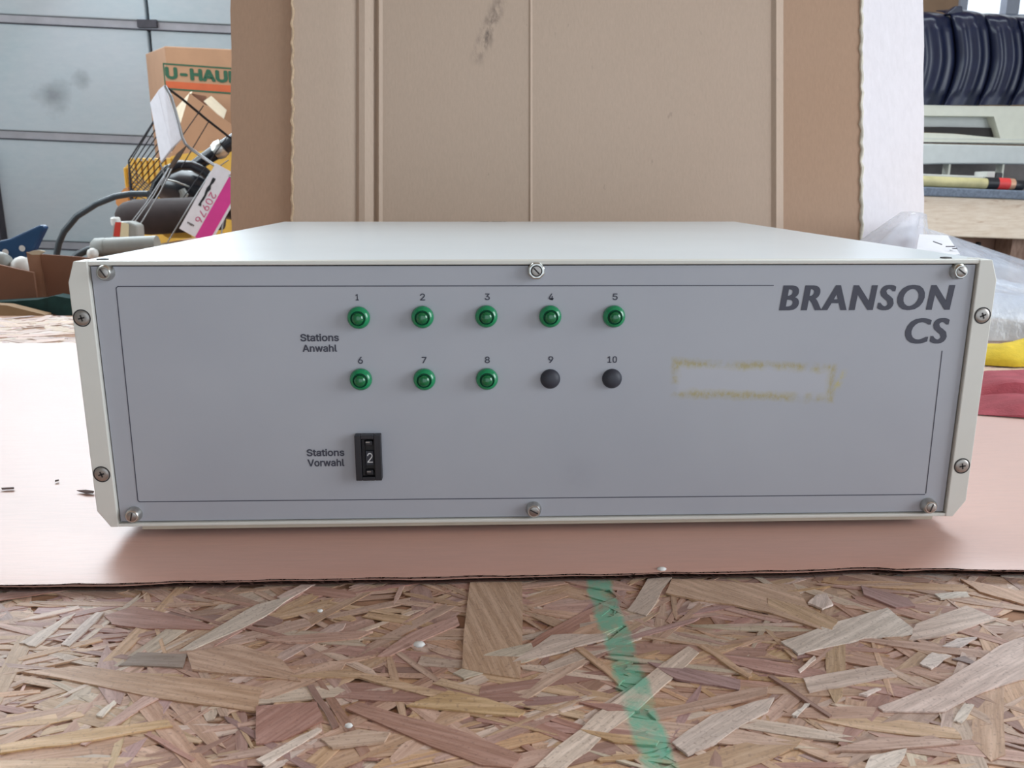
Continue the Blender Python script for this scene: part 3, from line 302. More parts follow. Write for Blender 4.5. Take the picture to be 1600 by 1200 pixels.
def stamp(co, fa, bx, by):
    """embolden flat print: the same outlines laid down again, shifted a hair in each direction"""
    if not (bx or by): return co, fa
    C2, F2 = [], []
    for k, (dx, dy) in enumerate(((0, 0), (bx, 0), (-bx, 0), (0, by), (0, -by), (bx*.7, by*.7), (-bx*.7, by*.7), (bx*.7, -by*.7), (-bx*.7, -by*.7))):
        if k > 2 and not by: continue
        o = len(C2); C2 += [(c[0]+dx, c[1]+dy, c[2]+k*0.0003) for c in co]; F2 += [tuple(i+o for i in f) for f in fa]
    return C2, F2
def glyph_mesh(name, body, material, bold=0.0, shear=0.0, depth=0.02, spacing=1.0):
    """plain grotesque lettering from the flat outlines in GL"""
    co = []; fa = []; pen = 0
    for ch in body:
        adv, V, F = GL[ch]; o = len(co)
        co += [(V[i]/1000+shear*V[i+1]/1000+pen, V[i+1]/1000, depth) for i in range(0, len(V), 2)]
        fa += [(F[i]+o, F[i+1]+o, F[i+2]+o) for i in range(0, len(F), 3)]; pen += adv/1000*spacing
    co, fa = stamp(co, fa, bold, bold)
    me = bpy.data.meshes.new(name); me.from_pydata(co, [], fa); me.materials.append(material)
    return me
def humanist_mesh(name, body, material, bold=0.0, shear=0.0, depth=0.02, spacing=1.0):
    """slanted capitals with thick uprights and thin horizontals"""
    t = text_mesh(name, body, material, 0.012, shear, 0.0, spacing)
    co = [(v.co.x, v.co.y, depth) for v in t.vertices]; fa = [tuple(p.vertices) for p in t.polygons]
    bpy.data.meshes.remove(t); co, fa = stamp(co, fa, bold, 0)
    me = bpy.data.meshes.new(name); me.from_pydata(co, [], fa); me.materials.append(material)
    return me
def lettering(body, material, parent, o, ux, uy, width=None, height=None, bold=0.0, shear=0.0, thick=0.00012, name='lettering', spacing=1.0, grotesque=True):
    """flat raised print: o = lower-left corner (world), ux / uy = reading and up directions"""
    me = (glyph_mesh if grotesque else humanist_mesh)(name, body, material, bold, shear, 0.02, spacing)
    co = [v.co.copy() for v in me.vertices]
    x0, x1 = min(c.x for c in co), max(c.x for c in co); y0, y1 = min(c.y for c in co), max(c.y for c in co)
    sx = width/(x1-x0) if width else None; sy_ = height/(y1-y0) if height else None
    sx = sx or sy_; sy_ = sy_ or sx
    ux, uy = Vector(ux).normalized(), Vector(uy).normalized(); n = ux.cross(uy); base = root_loc(parent)
    for v in me.vertices:
        v.co = Vector(o) + ux*((v.co.x-x0)*sx) + uy*((v.co.y-y0)*sy_) + n*(thick + (v.co.z-0.02)*0.01 if v.co.z > 0 else -0.0001) - base
    ob = bpy.data.objects.new(name, me); C.objects.link(ob); ob.parent = parent
    return ob

# ================================================================== THE ROOM
def struct(name, mb, material, **kw):
    return tag(obj(name, mb, material, **kw), kind='structure')
BW = 4.20         # back wall
struct('floor', MB().box(-3.0, 3.4, -3.2, BW+0.1, -0.1, 0.0), M['concrete'])
struct('ceiling', MB().box(-3.0, 3.4, -3.2, BW+0.1, 3.1, 3.2), M['ceilingwood'])
struct('wall_left', MB().box(-3.0, -2.90, -3.2, BW, 0, 3.1), M['plaster'])
# right wall with the big side opening
mb = MB().box(3.3, 3.4, 0.6, BW, 0, 3.1).box(3.3, 3.4, -3.2, -2.6, 0, 3.1).box(3.3, 3.4, -2.6, 0.6, 2.7, 3.1)
struct('wall_right', mb, M['plaster'])

struct('wall_front', MB().box(-3.0, -0.9, -3.3, -3.2, 0, 3.1).box(2.7, 3.4, -3.3, -3.2, 0, 3.1).box(-0.9, 2.7, -3.3, -3.2, 2.6, 3.1), M['plaster'])
# back wall: low sectional garage door on the left, boarded wall with a window on the right
wx0 = onY(1506, 8, BW).x; wz0 = onY(1530, 23, BW).z
mb = MB().box(-0.2, wx0, BW, BW+0.1, 0, 3.1).box(wx0, 3.3, BW, BW+0.1, 0, wz0).box(wx0, 3.3, BW, BW+0.1, 3.0, 3.1)
mb.box(-2.9, -0.2, BW+0.02, BW+0.1, 3.0, 3.1)
struct('wall_back', mb, M['ceilingwood'])
win = thing('window_1', (wx0, BW, wz0), kind='structure')
mb = MB().box(wx0-0.03, 3.3, BW-0.02, BW, wz0-0.03, wz0).box(wx0-0.03, wx0+0.01, BW-0.02, BW, wz0, 3.0)
obj('window_frame', mb, M['window_frame'], win)
x2 = onY(1568, 8, BW).x
obj('mullion', MB().box(x2, onY(1588, 8, BW).x, BW-0.03, BW+0.03, wz0, 3.0), M['window_frame'], win)

def door_mat():
    t = NT('galvanised_door_panel'); v = t.coord('Object')
    f = t.ramp(t.noise(v, 2.2, 4, 0.6), 0.3, 0.72); g = t.ramp(t.noise(t.coord('Object', (1, 1, 3)), 16, 4, 0.7), 0.35, 0.75)
    c = t.mix(f, lin((176, 192, 200)), lin((188, 194, 202))); c = t.mix(t.math('MULTIPLY', g, 0.3), c, lin((206, 212, 216)))
    # two rubbed dark smudges
    tc = t.n('ShaderNodeTexCoord').outputs['Object']
    for px, py, r, k in ((82, 152, 0.10, 0.55), (132, 124, 0.06, 0.4)):
        p = onY(px, py, BW-0.03)
        d = t.n('ShaderNodeVectorMath', operation='DISTANCE'); d.inputs[1].default_value = p; t.l(tc, d.inputs[0])
        nn = t.math('ADD', d.outputs['Value'], t.math('MULTIPLY', t.math('SUBTRACT', t.noise(tc, 9, 3), 0.5), 0.16))
        c = t.mix(t.math('MULTIPLY', t.ramp(nn, r, 0.0), k), c, lin((92, 92, 100)))
    t.base(c); t.b.inputs['Roughness'].default_value = 0.55; t.b.inputs['Metallic'].default_value = 0.1
    return t.m
M['door'] = door_mat()
M['doorrib'] = mat('door_rib_metal', (176, 176, 184), 0.55, 0.1, var=0.12, vscale=10)
door = thing('door_1', (0, 0, 0), kind='structure')
sl = 0.038                                # the door hangs slightly out of level
def dz(x, z): return z - sl*(x - onY(0, 0, BW).x)
ribs = [onY(0, 30, BW).z, onY(0, 211, BW).z, onY(60, 381, BW).z]
zs = [0.05, ribs[2]-0.0] + [ribs[1], ribs[0], ribs[0]+0.55]
xs = [-2.88, onY(233, 20, BW).x, -0.2]
for r in range(4):
    for c in range(2):
        xa, xb = xs[c]+0.008, xs[c+1]-0.008
        za, zb = zs[r]+0.021, zs[r+1]-0.024
        b = [(xa, BW-0.03, dz(xa, za)), (xb, BW-0.03, dz(xb, za)), (xb, BW+0.02, dz(xb, za)), (xa, BW+0.02, dz(xa, za))]
        tpp = [(xa, BW-0.03, dz(xa, zb)), (xb, BW-0.03, dz(xb, zb)), (xb, BW+0.02, dz(xb, zb)), (xa, BW+0.02, dz(xa, zb))]
        obj('door_panel', MB().hexa(b, tpp), M['door'], door, bevel=0.006)
for z in ribs:
    def strip(y0, y1, a, b_):
        return MB().hexa([(xs[0], y0, dz(xs[0], z+a)), (xs[2], y0, dz(xs[2], z+a)), (xs[2], y1, dz(xs[2], z+a)), (xs[0], y1, dz(xs[0], z+a))],
                         [(xs[0], y0, dz(xs[0], z+b_)), (xs[2], y0, dz(xs[2], z+b_)), (xs[2], y1, dz(xs[2], z+b_)), (xs[0], y1, dz(xs[0], z+b_))])
    obj('rib', strip(BW-0.022, BW+0.02, -0.018, 0.018), M['doorrib'], door)
    obj('seal_strip', strip(BW-0.034, BW+0.01, -0.0235, -0.0185), M['darkrail'], door)
obj('backing_sheet', MB().box(-2.9, -0.2, BW+0.02, BW+0.03, 0, 2.42), M['darkrail'], door)
z = ribs[0]
bracket = MB().box(onY(219, 35, BW).x, onY(249, 35, BW).x, BW-0.045, BW-0.02, onY(230, 45, BW).z, onY(230, 33, BW).z)
obj('hinge', bracket, M['darkrail'], door)
x = onY(3, 300, BW).x
struct('trim_1', MB().box(x-0.05, x+0.012, BW-0.09, BW-0.03, 0, onY(5, 240, BW).z), M['darkrail'])

# ================================================================== WORKBENCH with strand-board top
ZT = 0.900
bench = thing('workbench', (0.1, 0.2, 0), 'chipboard-topped workbench with a green paint stripe, under everything in the foreground', 'workbench')
BX0, BX1, BY0, BY1 = -1.05, 1.15, -0.30, 0.785
M['slab'] = mat('strand_board_core', (172, 132, 106), 0.9, var=0.25, vscale=160)
obj('top_board', MB().box(BX0, BX1, BY0, BY1, ZT-0.020, ZT-0.0016), M['slab'], bench)
for sx_ in (BX0+0.06, BX1-0.06):
    for sy2 in (BY0+0.06, BY1-0.06):
        obj('leg', MB().box(sx_-0.045, sx_+0.045, sy2-0.045, sy2+0.045, 0, ZT-0.108), M['lumber'], bench)
for sy2 in (BY0+0.03, BY1-0.03):
    obj('apron', MB().box(BX0, BX1, sy2-0.02, sy2+0.02, ZT-0.108, ZT-0.020), M['lumber'], bench)

def strand_mat():
    t = NT('wood_strand')
    at = t.n('ShaderNodeAttribute', attribute_name='tone')
    uv = t.n('ShaderNodeUVMap'); uv.uv_map = 'UVMap'
    mp = t.n('ShaderNodeMapping'); t.l(uv.outputs[0], mp.inputs[0]); mp.inputs['Scale'].default_value = (0.10, 1.3, 1)
    gr = t.noise(mp.outputs[0], 900, 5, 0.7)
    fine = t.noise(mp.outputs[0], 260, 3, 0.6)
    sep = t.ramp(gr, 0.33, 0.7)
    dk = t.n('ShaderNodeHueSaturation', i_Value=0.62, i_Saturation=1.1); t.l(at.outputs[0], dk.inputs['Color'])
    lt = t.n('ShaderNodeHueSaturation', i_Value=1.22, i_Saturation=0.85); t.l(at.outputs[0], lt.inputs['Color'])
    c = t.mix(sep, dk.outputs[0], at.outputs[0]); c = t.mix(t.ramp(fine, 0.45, 0.75), c, lt.outputs[0])
    geo = t.n('ShaderNodeNewGeometry'); pos = geo.outputs['Position']
    # speckled dust
    sp_ = t.ramp(t.noise(pos, 700, 2), 0.58, 0.70); c = t.mix(t.math('MULTIPLY', sp_, 0.42), c, lin((110, 78, 66)))
    # green spray-paint line across the board
    a, b = onZ(934, 905, ZT), onZ(1032, 1200, ZT); dr = (b-a).normalized()
    s3 = t.n('ShaderNodeSeparateXYZ'); t.l(pos, s3.inputs[0])
    X = t.math('SUBTRACT', s3.outputs[0], a.x); Y = t.math('SUBTRACT', s3.outputs[1], a.y)
    ac = t.math('ADD', t.math('MULTIPLY', X, -dr.y), t.math('MULTIPLY', Y, dr.x))
    wob = t.math('MULTIPLY', t.math('SUBTRACT', t.noise(pos, 60, 4, 0.65), 0.5), 0.008)
    ac = t.math('ABSOLUTE', t.math('ADD', ac, wob))
    mk = t.ramp(ac, 0.0066, 0.0044)
    wear = t.ramp(t.noise(pos, 70, 4, 0.7), 0.36, 0.56)
    mk = t.math('MULTIPLY', mk, t.math('ADD', t.math('MULTIPLY', wear, 0.60), 0.22))
    c = t.mix(mk, c, lin((92, 178, 148)))
    t.base(c); t.b.inputs['Roughness'].default_value = 0.55; t.b.inputs['Specular IOR Level'].default_value = 0.4
    t.b.inputs['Sheen Weight'].default_value = 0.35; t.b.inputs['Sheen Roughness'].default_value = 0.4
    t.bump(t.math('ADD', gr, t.math('MULTIPLY', fine, 0.7)), 0.30, 0.0006)
    return t.m
M['strand'] = strand_mat()
TONES = {'tan': (202, 164, 130), 'pink': (196, 158, 140), 'pale': (216, 198, 184), 'light': (230, 218, 206), 'red': (170, 122, 106),
         'dark': (146, 104, 92), 'gold': (208, 168, 122), 'grey': (140, 124, 118), 'mauve': (160, 122, 122)}
def strand_mesh(polys):
    """polys: list of (top points (world), tone, direction, thickness)"""
    V = []; F = []; UV = []; COL = []
    for pts, tone, d, th in polys:
        o = len(V); n = len(pts); c = lin(tone)
        V += [tuple(p) for p in pts] + [(p[0], p[1], p[2]-th) for p in pts]
        F.append(tuple(range(o, o+n)))
        for i in range(n): F.append((o+i, o+n+i, o+n+(i+1) % n, o+(i+1) % n))
        off = random.uniform(0, 50); per = (-d[1], d[0])
        UV += [(p[0]*d[0]+p[1]*d[1]+off, p[0]*per[0]+p[1]*per[1]+off*0.37) for p in pts]*2
        COL += [c]*(2*n)
    return V, F, UV, COL
def strand_obj(name, polys, origin):
    V, F, UV, COL = strand_mesh(polys)
    me = bpy.data.meshes.new(name); me.from_pydata([(v[0]-origin[0], v[1]-origin[1], v[2]-origin[2]) for v in V], [], F)
    uvl = me.uv_layers.new(name='UVMap')
    li = np.empty(len(me.loops), dtype=np.int32); me.loops.foreach_get('vertex_index', li)
    uvl.data.foreach_set('uv', np.array(UV, dtype=np.float32)[li].ravel())
    ca = me.color_attributes.new('tone', 'FLOAT_COLOR', 'POINT'); ca.data.foreach_set('color', np.array(COL, dtype=np.float32).ravel())
    me.materials.append(M['strand']); me.update()
    o = bpy.data.objects.new(name, me); C.objects.link(o); o.parent = bench
    o.location = Vector(origin) - bench.location
    return o
def jit(c, a=12, mixk=0.64):
    c = tuple(v*mixk + u*(1-mixk) for v, u in zip(c, (190, 152, 126))); k = random.uniform(-a, a); return tuple(max(0, min(255, v + k + random.uniform(-4, 4))) for v in c)
def rnd_tone(x, y):
    r = random.random()
    k = ('tan' if r < 0.27 else 'pink' if r < 0.52 else 'red' if r < 0.66 else 'pale' if r < 0.78 else 'gold' if r < 0.88 else 'dark' if r < 0.94 else 'mauve')
    return jit(TONES[k])
def rnd_strand(x, y, z, L, W_, ang, tilt=0.010):
    d = (math.cos(ang), math.sin(ang)); p = (-d[1], d[0])
    ta, tb = random.uniform(-tilt, tilt)*0.6, random.uniform(-tilt, tilt)*4
    w0, w1, w2 = (random.uniform(0.15, 1.0), random.uniform(0.75, 1.1), random.uniform(0.15, 1.0))
    sk = random.uniform(-0.12, 0.12)
    loc = [(-0.5, -w0/2), (-0.5+sk, random.uniform(-0.2, 0.2)*w0), (-0.47, w0/2), (-0.15, w1/2), (0.2, w1/2*random.uniform(0.85, 1.05)),
           (0.48, w2/2), (0.5+sk, random.uniform(-0.2, 0.2)*w2), (0.5, -w2/2), (0.15, -w1/2), (-0.2, -w1/2*random.uniform(0.85, 1.05))]
    loc = loc[::-1]
    pts = [(x+d[0]*a*L+p[0]*b*W_, y+d[1]*a*L+p[1]*b*W_, z + ta*a*L + tb*b*W_) for a, b in loc]
    return pts, d
def rnd_angle():
    return random.choice((random.gauss(0.05, 0.30), random.gauss(-0.45, 0.25), random.gauss(0.65, 0.25), random.uniform(-1.57, 1.57)))
# loose layer of small strands: the whole board, denser where the lens is close
polys = []
for k in range(2200):
    x, y = random.uniform(-0.42, 0.42), random.uniform(-0.29, 0.0)
    p, d = rnd_strand(x, y, ZT-0.0014+k*0.0000005, random.uniform(0.018, 0.07), random.uniform(0.002, 0.008), rnd_angle())
    polys.append((p, rnd_tone(x, y), d, 0.0004))
for k in range(6500):
    x, y = random.uniform(BX0+0.03, BX1-0.03), random.uniform(BY0+0.02, BY1-0.02)
    p, d = rnd_strand(x, y, ZT-0.0014+k*0.0000001, random.uniform(0.03, 0.09), random.uniform(0.006, 0.02), rnd_angle())
    polys.append((p, rnd_tone(x, y), d, 0.0004))
s = strand_obj('strand_layer', polys, (0, 0, ZT)); tag(s, kind='stuff')
# single strands that can be picked apart
HAND = [
 ('tan', [(35,1050),(130,1040),(410,1075),(400,1112),(240,1090)]), ('pale', [(30,1005),(100,965),(118,958),(55,1010)]),
 ('pale', [(95,1007),(150,957),(163,956),(108,1010)]), ('red', [(163,962),(208,948),(335,978),(328,983),(225,982),(175,975)]),
 ('grey', [(185,1040),(215,1020),(292,1022),(285,1043)]), ('pale', [(280,1017),(332,985),(400,945),(460,930),(410,965),(300,1015)]),
 ('pink', [(125,1163),(225,1088),(250,1090),(163,1145),(133,1165)]), ('tan', [(292,1020),(370,1005),(440,1030),(470,1065),(300,1047)]),
 ('red', [(225,1147),(235,1146),(305,1185),(300,1190)]), ('tan', [(735,905),(815,905),(812,1060),(722,1045)]),
 ('pale', [(708,1052),(760,1022),(830,1005),(838,1028),(790,1042),(725,1060)]), ('pink', [(590,1025),(640,990),(712,962),(718,975),(610,1024)]),
 ('red', [(540,1107),(560,1097),(680,1130),(815,1180),(800,1200),(750,1195)]), ('dark', [(480,1072),(490,1070),(530,1135),(520,1139)]),
 ('tan', [(400,1062),(540,1047),(700,1082),(690,1094),(560,1058)]), ('pale', [(433,933),(475,912),(495,910),(447,939)]),
 ('red', [(400,1105),(495,1097),(505,1125),(440,1157),(400,1162)]), ('pale', [(400,1187),(497,1137),(503,1140),(415,1197)]),
 ('pale', [(835,1200),(930,1117),(1075,1010),(1092,1020),(1000,1105),(935,1157),(882,1200)]), ('pale', [(980,954),(1012,905),(1050,902),(1010,962)]),
 ('mauve', [(1012,1035),(1050,1040),(1157,1062),(1155,1078),(1058,1062)]), ('tan', [(897,1012),(912,1012),(977,1062),(967,1070)]),
 ('pale', [(800,1035),(862,992),(945,990),(950,998),(850,1025)]), ('pink', [(1012,1112),(1175,1075),(1200,1073),(1198,1085),(1025,1125)]),
 ('pale', [(1050,1160),(1112,1117),(1210,1090),(1200,1112),(1075,1180)]), ('tan', [(1050,905),(1240,912),(1285,985),(1200,957),(1040,928)]),
 ('tan', [(1090,1010),(1105,1007),(1175,1055),(1170,1060)]), ('light', [(1220,1003),(1307,972),(1387,950),(1437,990),(1350,997),(1247,1022)]),
 ('pale', [(1432,975),(1510,947),(1557,967),(1475,993),(1420,1000)]), ('pale', [(1255,1060),(1375,1040),(1402,1057),(1330,1070),(1265,1082)]),
 ('pale', [(1372,1105),(1462,1072),(1560,1010),(1600,995),(1600,1060),(1512,1092),(1477,1112),(1380,1112)]),
 ('dark', [(1200,1057),(1206,1055),(1300,1118),(1296,1121)]), ('light', [(1437,1037),(1457,1020),(1487,1025),(1455,1045)]),
 ('grey', [(1487,1030),(1507,1025),(1527,1037),(1520,1039)]), ('pink', [(1295,1175),(1375,1152),(1457,1150),(1500,1162),(1375,1172)]),
 ('light', [(1360,1182),(1417,1170),(1400,1200),(1350,1205)]), ('light', [(1247,1047),(1272,1025),(1275,1030),(1250,1051)]),
 ('light', [(1237,1117),(1257,1100),(1266,1100),(1245,1120)]), ('light', [(1490,1127),(1507,1100),(1522,1102),(1502,1130)]),
 ('light', [(1342,1085),(1370,1075),(1377,1077),(1355,1087)]), ('light', [(1472,1010),(1495,998),(1527,996),(1500,1012)]),
 ('mauve', [(1345,915),(1420,935),(1430,948),(1400,950),(1350,930)]), ('light', [(1460,928),(1510,925),(1515,932),(1470,936)]),
 ('tan', [(1200,935),(1260,950),(1310,970),(1300,985),(1200,955)]), ('light', [(1262,942),(1275,930),(1292,928),(1302,945),(1285,952)]),
 ('tan', [(1500,905),(1600,925),(1600,945),(1530,925)]), ('gold', [(905,1140),(990,1150),(1030,1158),(1025,1165),(960,1160)]),
 ('red', [(905,1098),(960,1100),(1000,1112),(950,1112)]), ('gold', [(0,1165),(130,1140),(260,1125),(270,1135),(100,1165),(0,1178)]),
 ('pink', [(400,998),(500,990),(583,987),(560,998),(480,1005)]), ('light', [(150,1118),(178,1095),(182,1098),(160,1120)]),
 ('gold', [(635,1103),(700,1080),(760,1092),(820,1112),(810,1120)]), ('pink', [(500,1155),(560,1140),(610,1145),(600,1160),(520,1170)]),
]
n_single = 0
for k in range(300-len(HAND)):
    # bands of the visible foreground, slightly favouring the near edge
    py = 905 + 295*random.random(); px = random.uniform(-20, 1620)
    c = onZ(px, py, ZT)
    big = random.random() < 0.35
    L, W_ = (random.uniform(0.04, 0.085), random.uniform(0.005, 0.011)) if big else (random.uniform(0.02, 0.055), random.uniform(0.0016, 0.005))
    p, d = rnd_strand(c.x, c.y, ZT-0.0006+k*0.0000015, L, W_, rnd_angle())
    strand_obj('wood_strand', [(p, rnd_tone(c.x, c.y), d, 0.0007)], (c.x, c.y, ZT)); n_single += 1
for k, (tone, q) in enumerate(HAND):
    pts = [onZ(a, b, ZT) for a, b in q]
    cx_ = sum(p.x for p in pts)/len(pts); cy_ = sum(p.y for p in pts)/len(pts)
    dd = max(((a-b) for a in pts for b in pts), key=lambda v: v.length).normalized()
    tb = random.uniform(-0.03, 0.03)
    area2 = sum(pts[i].x*pts[(i+1) % len(pts)].y - pts[(i+1) % len(pts)].x*pts[i].y for i in range(len(pts)))
    if area2 < 0: pts = pts[::-1]
    # ragged outline: extra points along each side
    out = []
    for i, p in enumerate(pts):
        nx = pts[(i+1) % len(pts)]; out.append(p)
        for tt in (0.3, 0.66):
            e = nx-p; nrm = Vector((-e.y, e.x, 0)); out.append(p + e*tt + nrm*random.uniform(-0.02, 0.02) + Vector((random.uniform(-1, 1), random.uniform(-1, 1), 0))*0.0003)
    out = [(p.x, p.y, ZT + 0.0001 + k*0.000004 + tb*(-(p.x-cx_)*dd.y + (p.y-cy_)*dd.x)) for p in out]
    strand_obj('wood_strand', [(out, jit(TONES[tone], 5, 0.85), (dd.x, dd.y), 0.0009)], (cx_, cy_, ZT)); n_single += 1

# ================================================================== REDDISH CARDBOARD SHEET on the bench
t, f = kraft('reddish_kraft_liner', (206, 156, 138), (1.0, 9, 1), 0.42, sheen_ior=0.55)
t.b.inputs['Coat Weight'].default_value = 0.10; t.b.inputs['Coat Roughness'].default_value = 0.42
t.b.inputs['Sheen Weight'].default_value = 0.35; t.b.inputs['Sheen Roughness'].default_value = 0.35
t.bump(f, 0.10, 0.0006)
M['redkraft'] = t.m
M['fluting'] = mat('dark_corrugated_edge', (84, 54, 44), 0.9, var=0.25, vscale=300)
ZS = 0.9048
sheet = thing('cardboard_sheet', (0, 0.2, ZT), 'large flat reddish-brown corrugated cardboard sheet lying under the grey enclosure', 'cardboard')
fe = [(-60, 914), (0, 913), (160, 911), (300, 907), (480, 904), (640, 901), (800, 898), (940, 896), (1090, 893), (1200, 891), (1300, 888), (1372, 885), (1386, 888), (1450, 887), (1480, 888), (1600, 890), (1680, 890)]
fx = np.array([onZ(a, b, ZS-0.0006).x for a, b in fe]); fy = np.array([onZ(a, b, ZS-0.0006).y for a, b in fe])
def front_y(x): return float(np.interp(x, fx, fy)) + 0.0004*math.sin(x*140)+0.0003*math.sin(x*431)
def back_y(x): return float(np.interp(x, (-1.0, -0.3, 0.3, 1.0), (0.545, 0.545, 0.36, 0.34)))
def sh(u, v):
    x = -0.95 + 1.95*u; v2 = v**1.8
    y0 = front_y(x); y = y0 + (back_y(x)-y0)*v2
    s = max(0.0, 1 - (y-y0)/0.014)
    z = ZS + 0.0004*math.sin(x*9+y*4)*min(1, v*6) - 0.0008*s*s
    if abs(x) < 0.24 and y > -0.005: z = min(z, ZS)
    return (x, y, z)
mb = MB(); nu, nv = 220, 26
mb.grid(sh, nu, nv)
obj('top_liner', mb, M['redkraft'], sheet, smooth=40)
# lower liners and the corrugated core showing at the front edge
for zz, nm, mk_ in ((-0.0022, 'middle_liner', M['redkraft']), (-0.0040, 'bottom_liner', M['fluting'])):
    def lower(u, v, zz=zz):
        x = -0.95+1.95*u; return (x, front_y(x)+0.0012+0.0006*math.sin(x*37)+(back_y(x)-front_y(x)-0.002)*v, ZS+zz)
    mb = MB().grid(lower, 160, 1); n0 = len(mb.v)
    mb.v += [p - Vector((0, 0, 0.0003)) for p in mb.v[:n0]]; mb.f += [tuple(i+n0 for i in fq[::-1]) for fq in mb.f[:]]
    mb.f += [(i, n0+i, n0+i+1, i+1) for i in range(160)]
    obj(nm, mb, mk_, sheet)
for z0, z1 in ((-0.0022, -0.0008), (-0.0040, -0.0024)):
    mb = MB(); V = []; F = []; N = 1500
    for i in range(N+1):
        x = -0.95+1.95*i/N; y = front_y(x)+0.0016
        zc = ZS + (z0+z1)/2 + (z1-z0)/2*math.sin(i*1.25) - (0.0012 if z0 > -0.002 else 0.0001)
        V += [(x, y, zc), (x, y+0.03, zc)]
    for i in range(N): F.append((2*i, 2*i+2, 2*i+3, 2*i+1))
    o = obj('fluted_core', MB().add(V, F), M['fluting'], sheet, recalc=False); tag(o, kind='stuff')
mb = MB()
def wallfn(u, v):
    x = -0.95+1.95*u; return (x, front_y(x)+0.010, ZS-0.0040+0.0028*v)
obj('core_shadow_wall', mb.grid(wallfn, 160, 1), M['fluting'], sheet).name = 'core_shadow'  # dark wall put in for the shade deep between the flutes

# small tear in the sheet, left of the enclosure
def slit(pts):
    c3 = [onZ(a, b, ZS+0.0007) for a, b in pts]; return MB().prism(c3, (0, 0, 0.0004))
for pts in ([(120, 767), (134, 766), (147, 768), (146, 771), (134, 771)], [(2, 763), (22, 762), (22, 764.5), (3, 765)], [(86, 751), (92, 750), (92, 752), (86, 753)]):
    obj('tear', slit(pts), M['fluting'], sheet)
# ================================================================== GREY ELECTRONICS ENCLOSURE
HP = 0.1299; WP = 0.4264; EX = 0.0099; REC = 0.002; DEP = 0.4206
XL, XR = -WP/2, WP/2
unit = thing('electronics_enclosure', (0, DEP/2, ZS), 'long light-grey electronics enclosure with ten-position front panel, on the reddish cardboard', 'control box')
def pan(px, py, Y=REC): p = onY(px, py, Y); return p.x, p.z

def panel_mat():
    t = NT('front_panel_paint')
    tc = t.n('ShaderNodeTexCoord').outputs['Object']; base = Vector((0, DEP/2, ZS))
    c = t.mix(t.ramp(t.noise(tc, 14, 3), 0.3, 0.75), lin((165, 167, 174)), lin((159, 161, 169)))
    s3 = t.n('ShaderNodeSeparateXYZ'); t.l(tc, s3.inputs[0])
    # rubbed outline of a removed sticker: yellowish glue left along the edges
    x0, zt = pan(1056, 572); x1, zb = pan(1296, 617)
    cx_, cz_ = (x0+x1)/2-base.x, (zt+zb)/2-base.z; hx, hz = (x1-x0)/2, (zt-zb)/2
    a = t.math('SUBTRACT', s3.outputs[0], cx_)
    b = t.math('ADD', t.math('SUBTRACT', s3.outputs[2], cz_), t.math('MULTIPLY', a, 0.045))
    n1 = t.noise(tc, 180, 4, 0.6)
    wob = t.math('MULTIPLY', t.math('SUBTRACT', n1, 0.5), 0.004)
    qa = t.math('SUBTRACT', t.math('ABSOLUTE', a), hx); qb = t.math('SUBTRACT', t.math('ABSOLUTE', b), hz)
    dist = t.math('ADD', t.math('MAXIMUM', qa, qb), wob)
    ring = t.ramp(t.math('ABSOLUTE', dist), 0.0032, 0.0004)
    patch = t.ramp(t.noise(tc, 70, 3, 0.6), 0.38, 0.54)
    streak = t.ramp(t.noise(t.coord('Object', (1.6, 1, 1), (0, 0.7, 0)), 330, 3, 0.7), 0.35, 0.6)
    mk = t.math('MULTIPLY', t.math('MULTIPLY', ring, patch), t.math('ADD', t.math('MULTIPLY', streak, 0.6), 0.35))
    c = t.mix(t.math('MULTIPLY', mk, 0.95), c, lin((158, 147, 100)))
    inside = t.ramp(dist, 0.0005, -0.002)
    c = t.mix(t.math('MULTIPLY', inside, 0.12), c, lin((214, 214, 220)))
    # second rubbed stroke to the right
    x2, z2 = pan(1312, 594)
    a2 = t.math('SUBTRACT', s3.outputs[0], x2-base.x); b2 = t.math('SUBTRACT', s3.outputs[2], z2-base.z)
    l2 = t.math('ABSOLUTE', t.math('SUBTRACT', a2, t.math('MULTIPLY', b2, 0.35)))
    m2 = t.math('MULTIPLY', t.ramp(t.math('ADD', l2, wob), 0.0026, 0.0005), t.ramp(t.math('ABSOLUTE', b2), 0.006, 0.002))
    c = t.mix(t.math('MULTIPLY', t.math('MULTIPLY', m2, streak), 0.9), c, lin((176, 166, 110)))
    # faint grey rub near the foot of the panel
    x3, z3 = pan(905, 742)
    d3 = t.n('ShaderNodeVectorMath', operation='DISTANCE'); t.l(tc, d3.inputs[0]); d3.inputs[1].default_value = (x3-base.x, REC-base.y, z3-base.z)
    c = t.mix(t.math('MULTIPLY', t.ramp(d3.outputs['Value'], 0.012, 0.0), t.math('MULTIPLY', n1, 0.22)), c, lin((110, 110, 122)))
    t.base(c); t.b.inputs['Roughness'].default_value = 0.48
    t.bump(t.noise(tc, 1800, 2), 0.03, 0.0003)
    return t.m
M['panel'] = panel_mat()
panel = obj('front_panel', MB().box(XL+0.0006, XR-0.0006, REC, REC+0.0025, ZB+0.0006, ZB+HP-0.0006), M['panel'], unit)
ZTOP = ZB+HP
# black gap behind the panel edges
obj('inner_frame', MB().box(XL, XR, REC+0.0028, REC+0.006, ZB, ZTOP), M['slotdark'], unit)
# top and bottom front rails
obj('top_rail', MB().box(XL-0.002, XR+0.002, 0.0004, 0.0075, ZTOP, ZTOP+0.0020), M['enclosure'], unit, bevel=0.0006)
obj('bottom_rail', MB().box(XL-0.002, XR+0.002, 0.0004, 0.0075, ZB-0.0017, ZB), M['enclosure'], unit, bevel=0.0004)
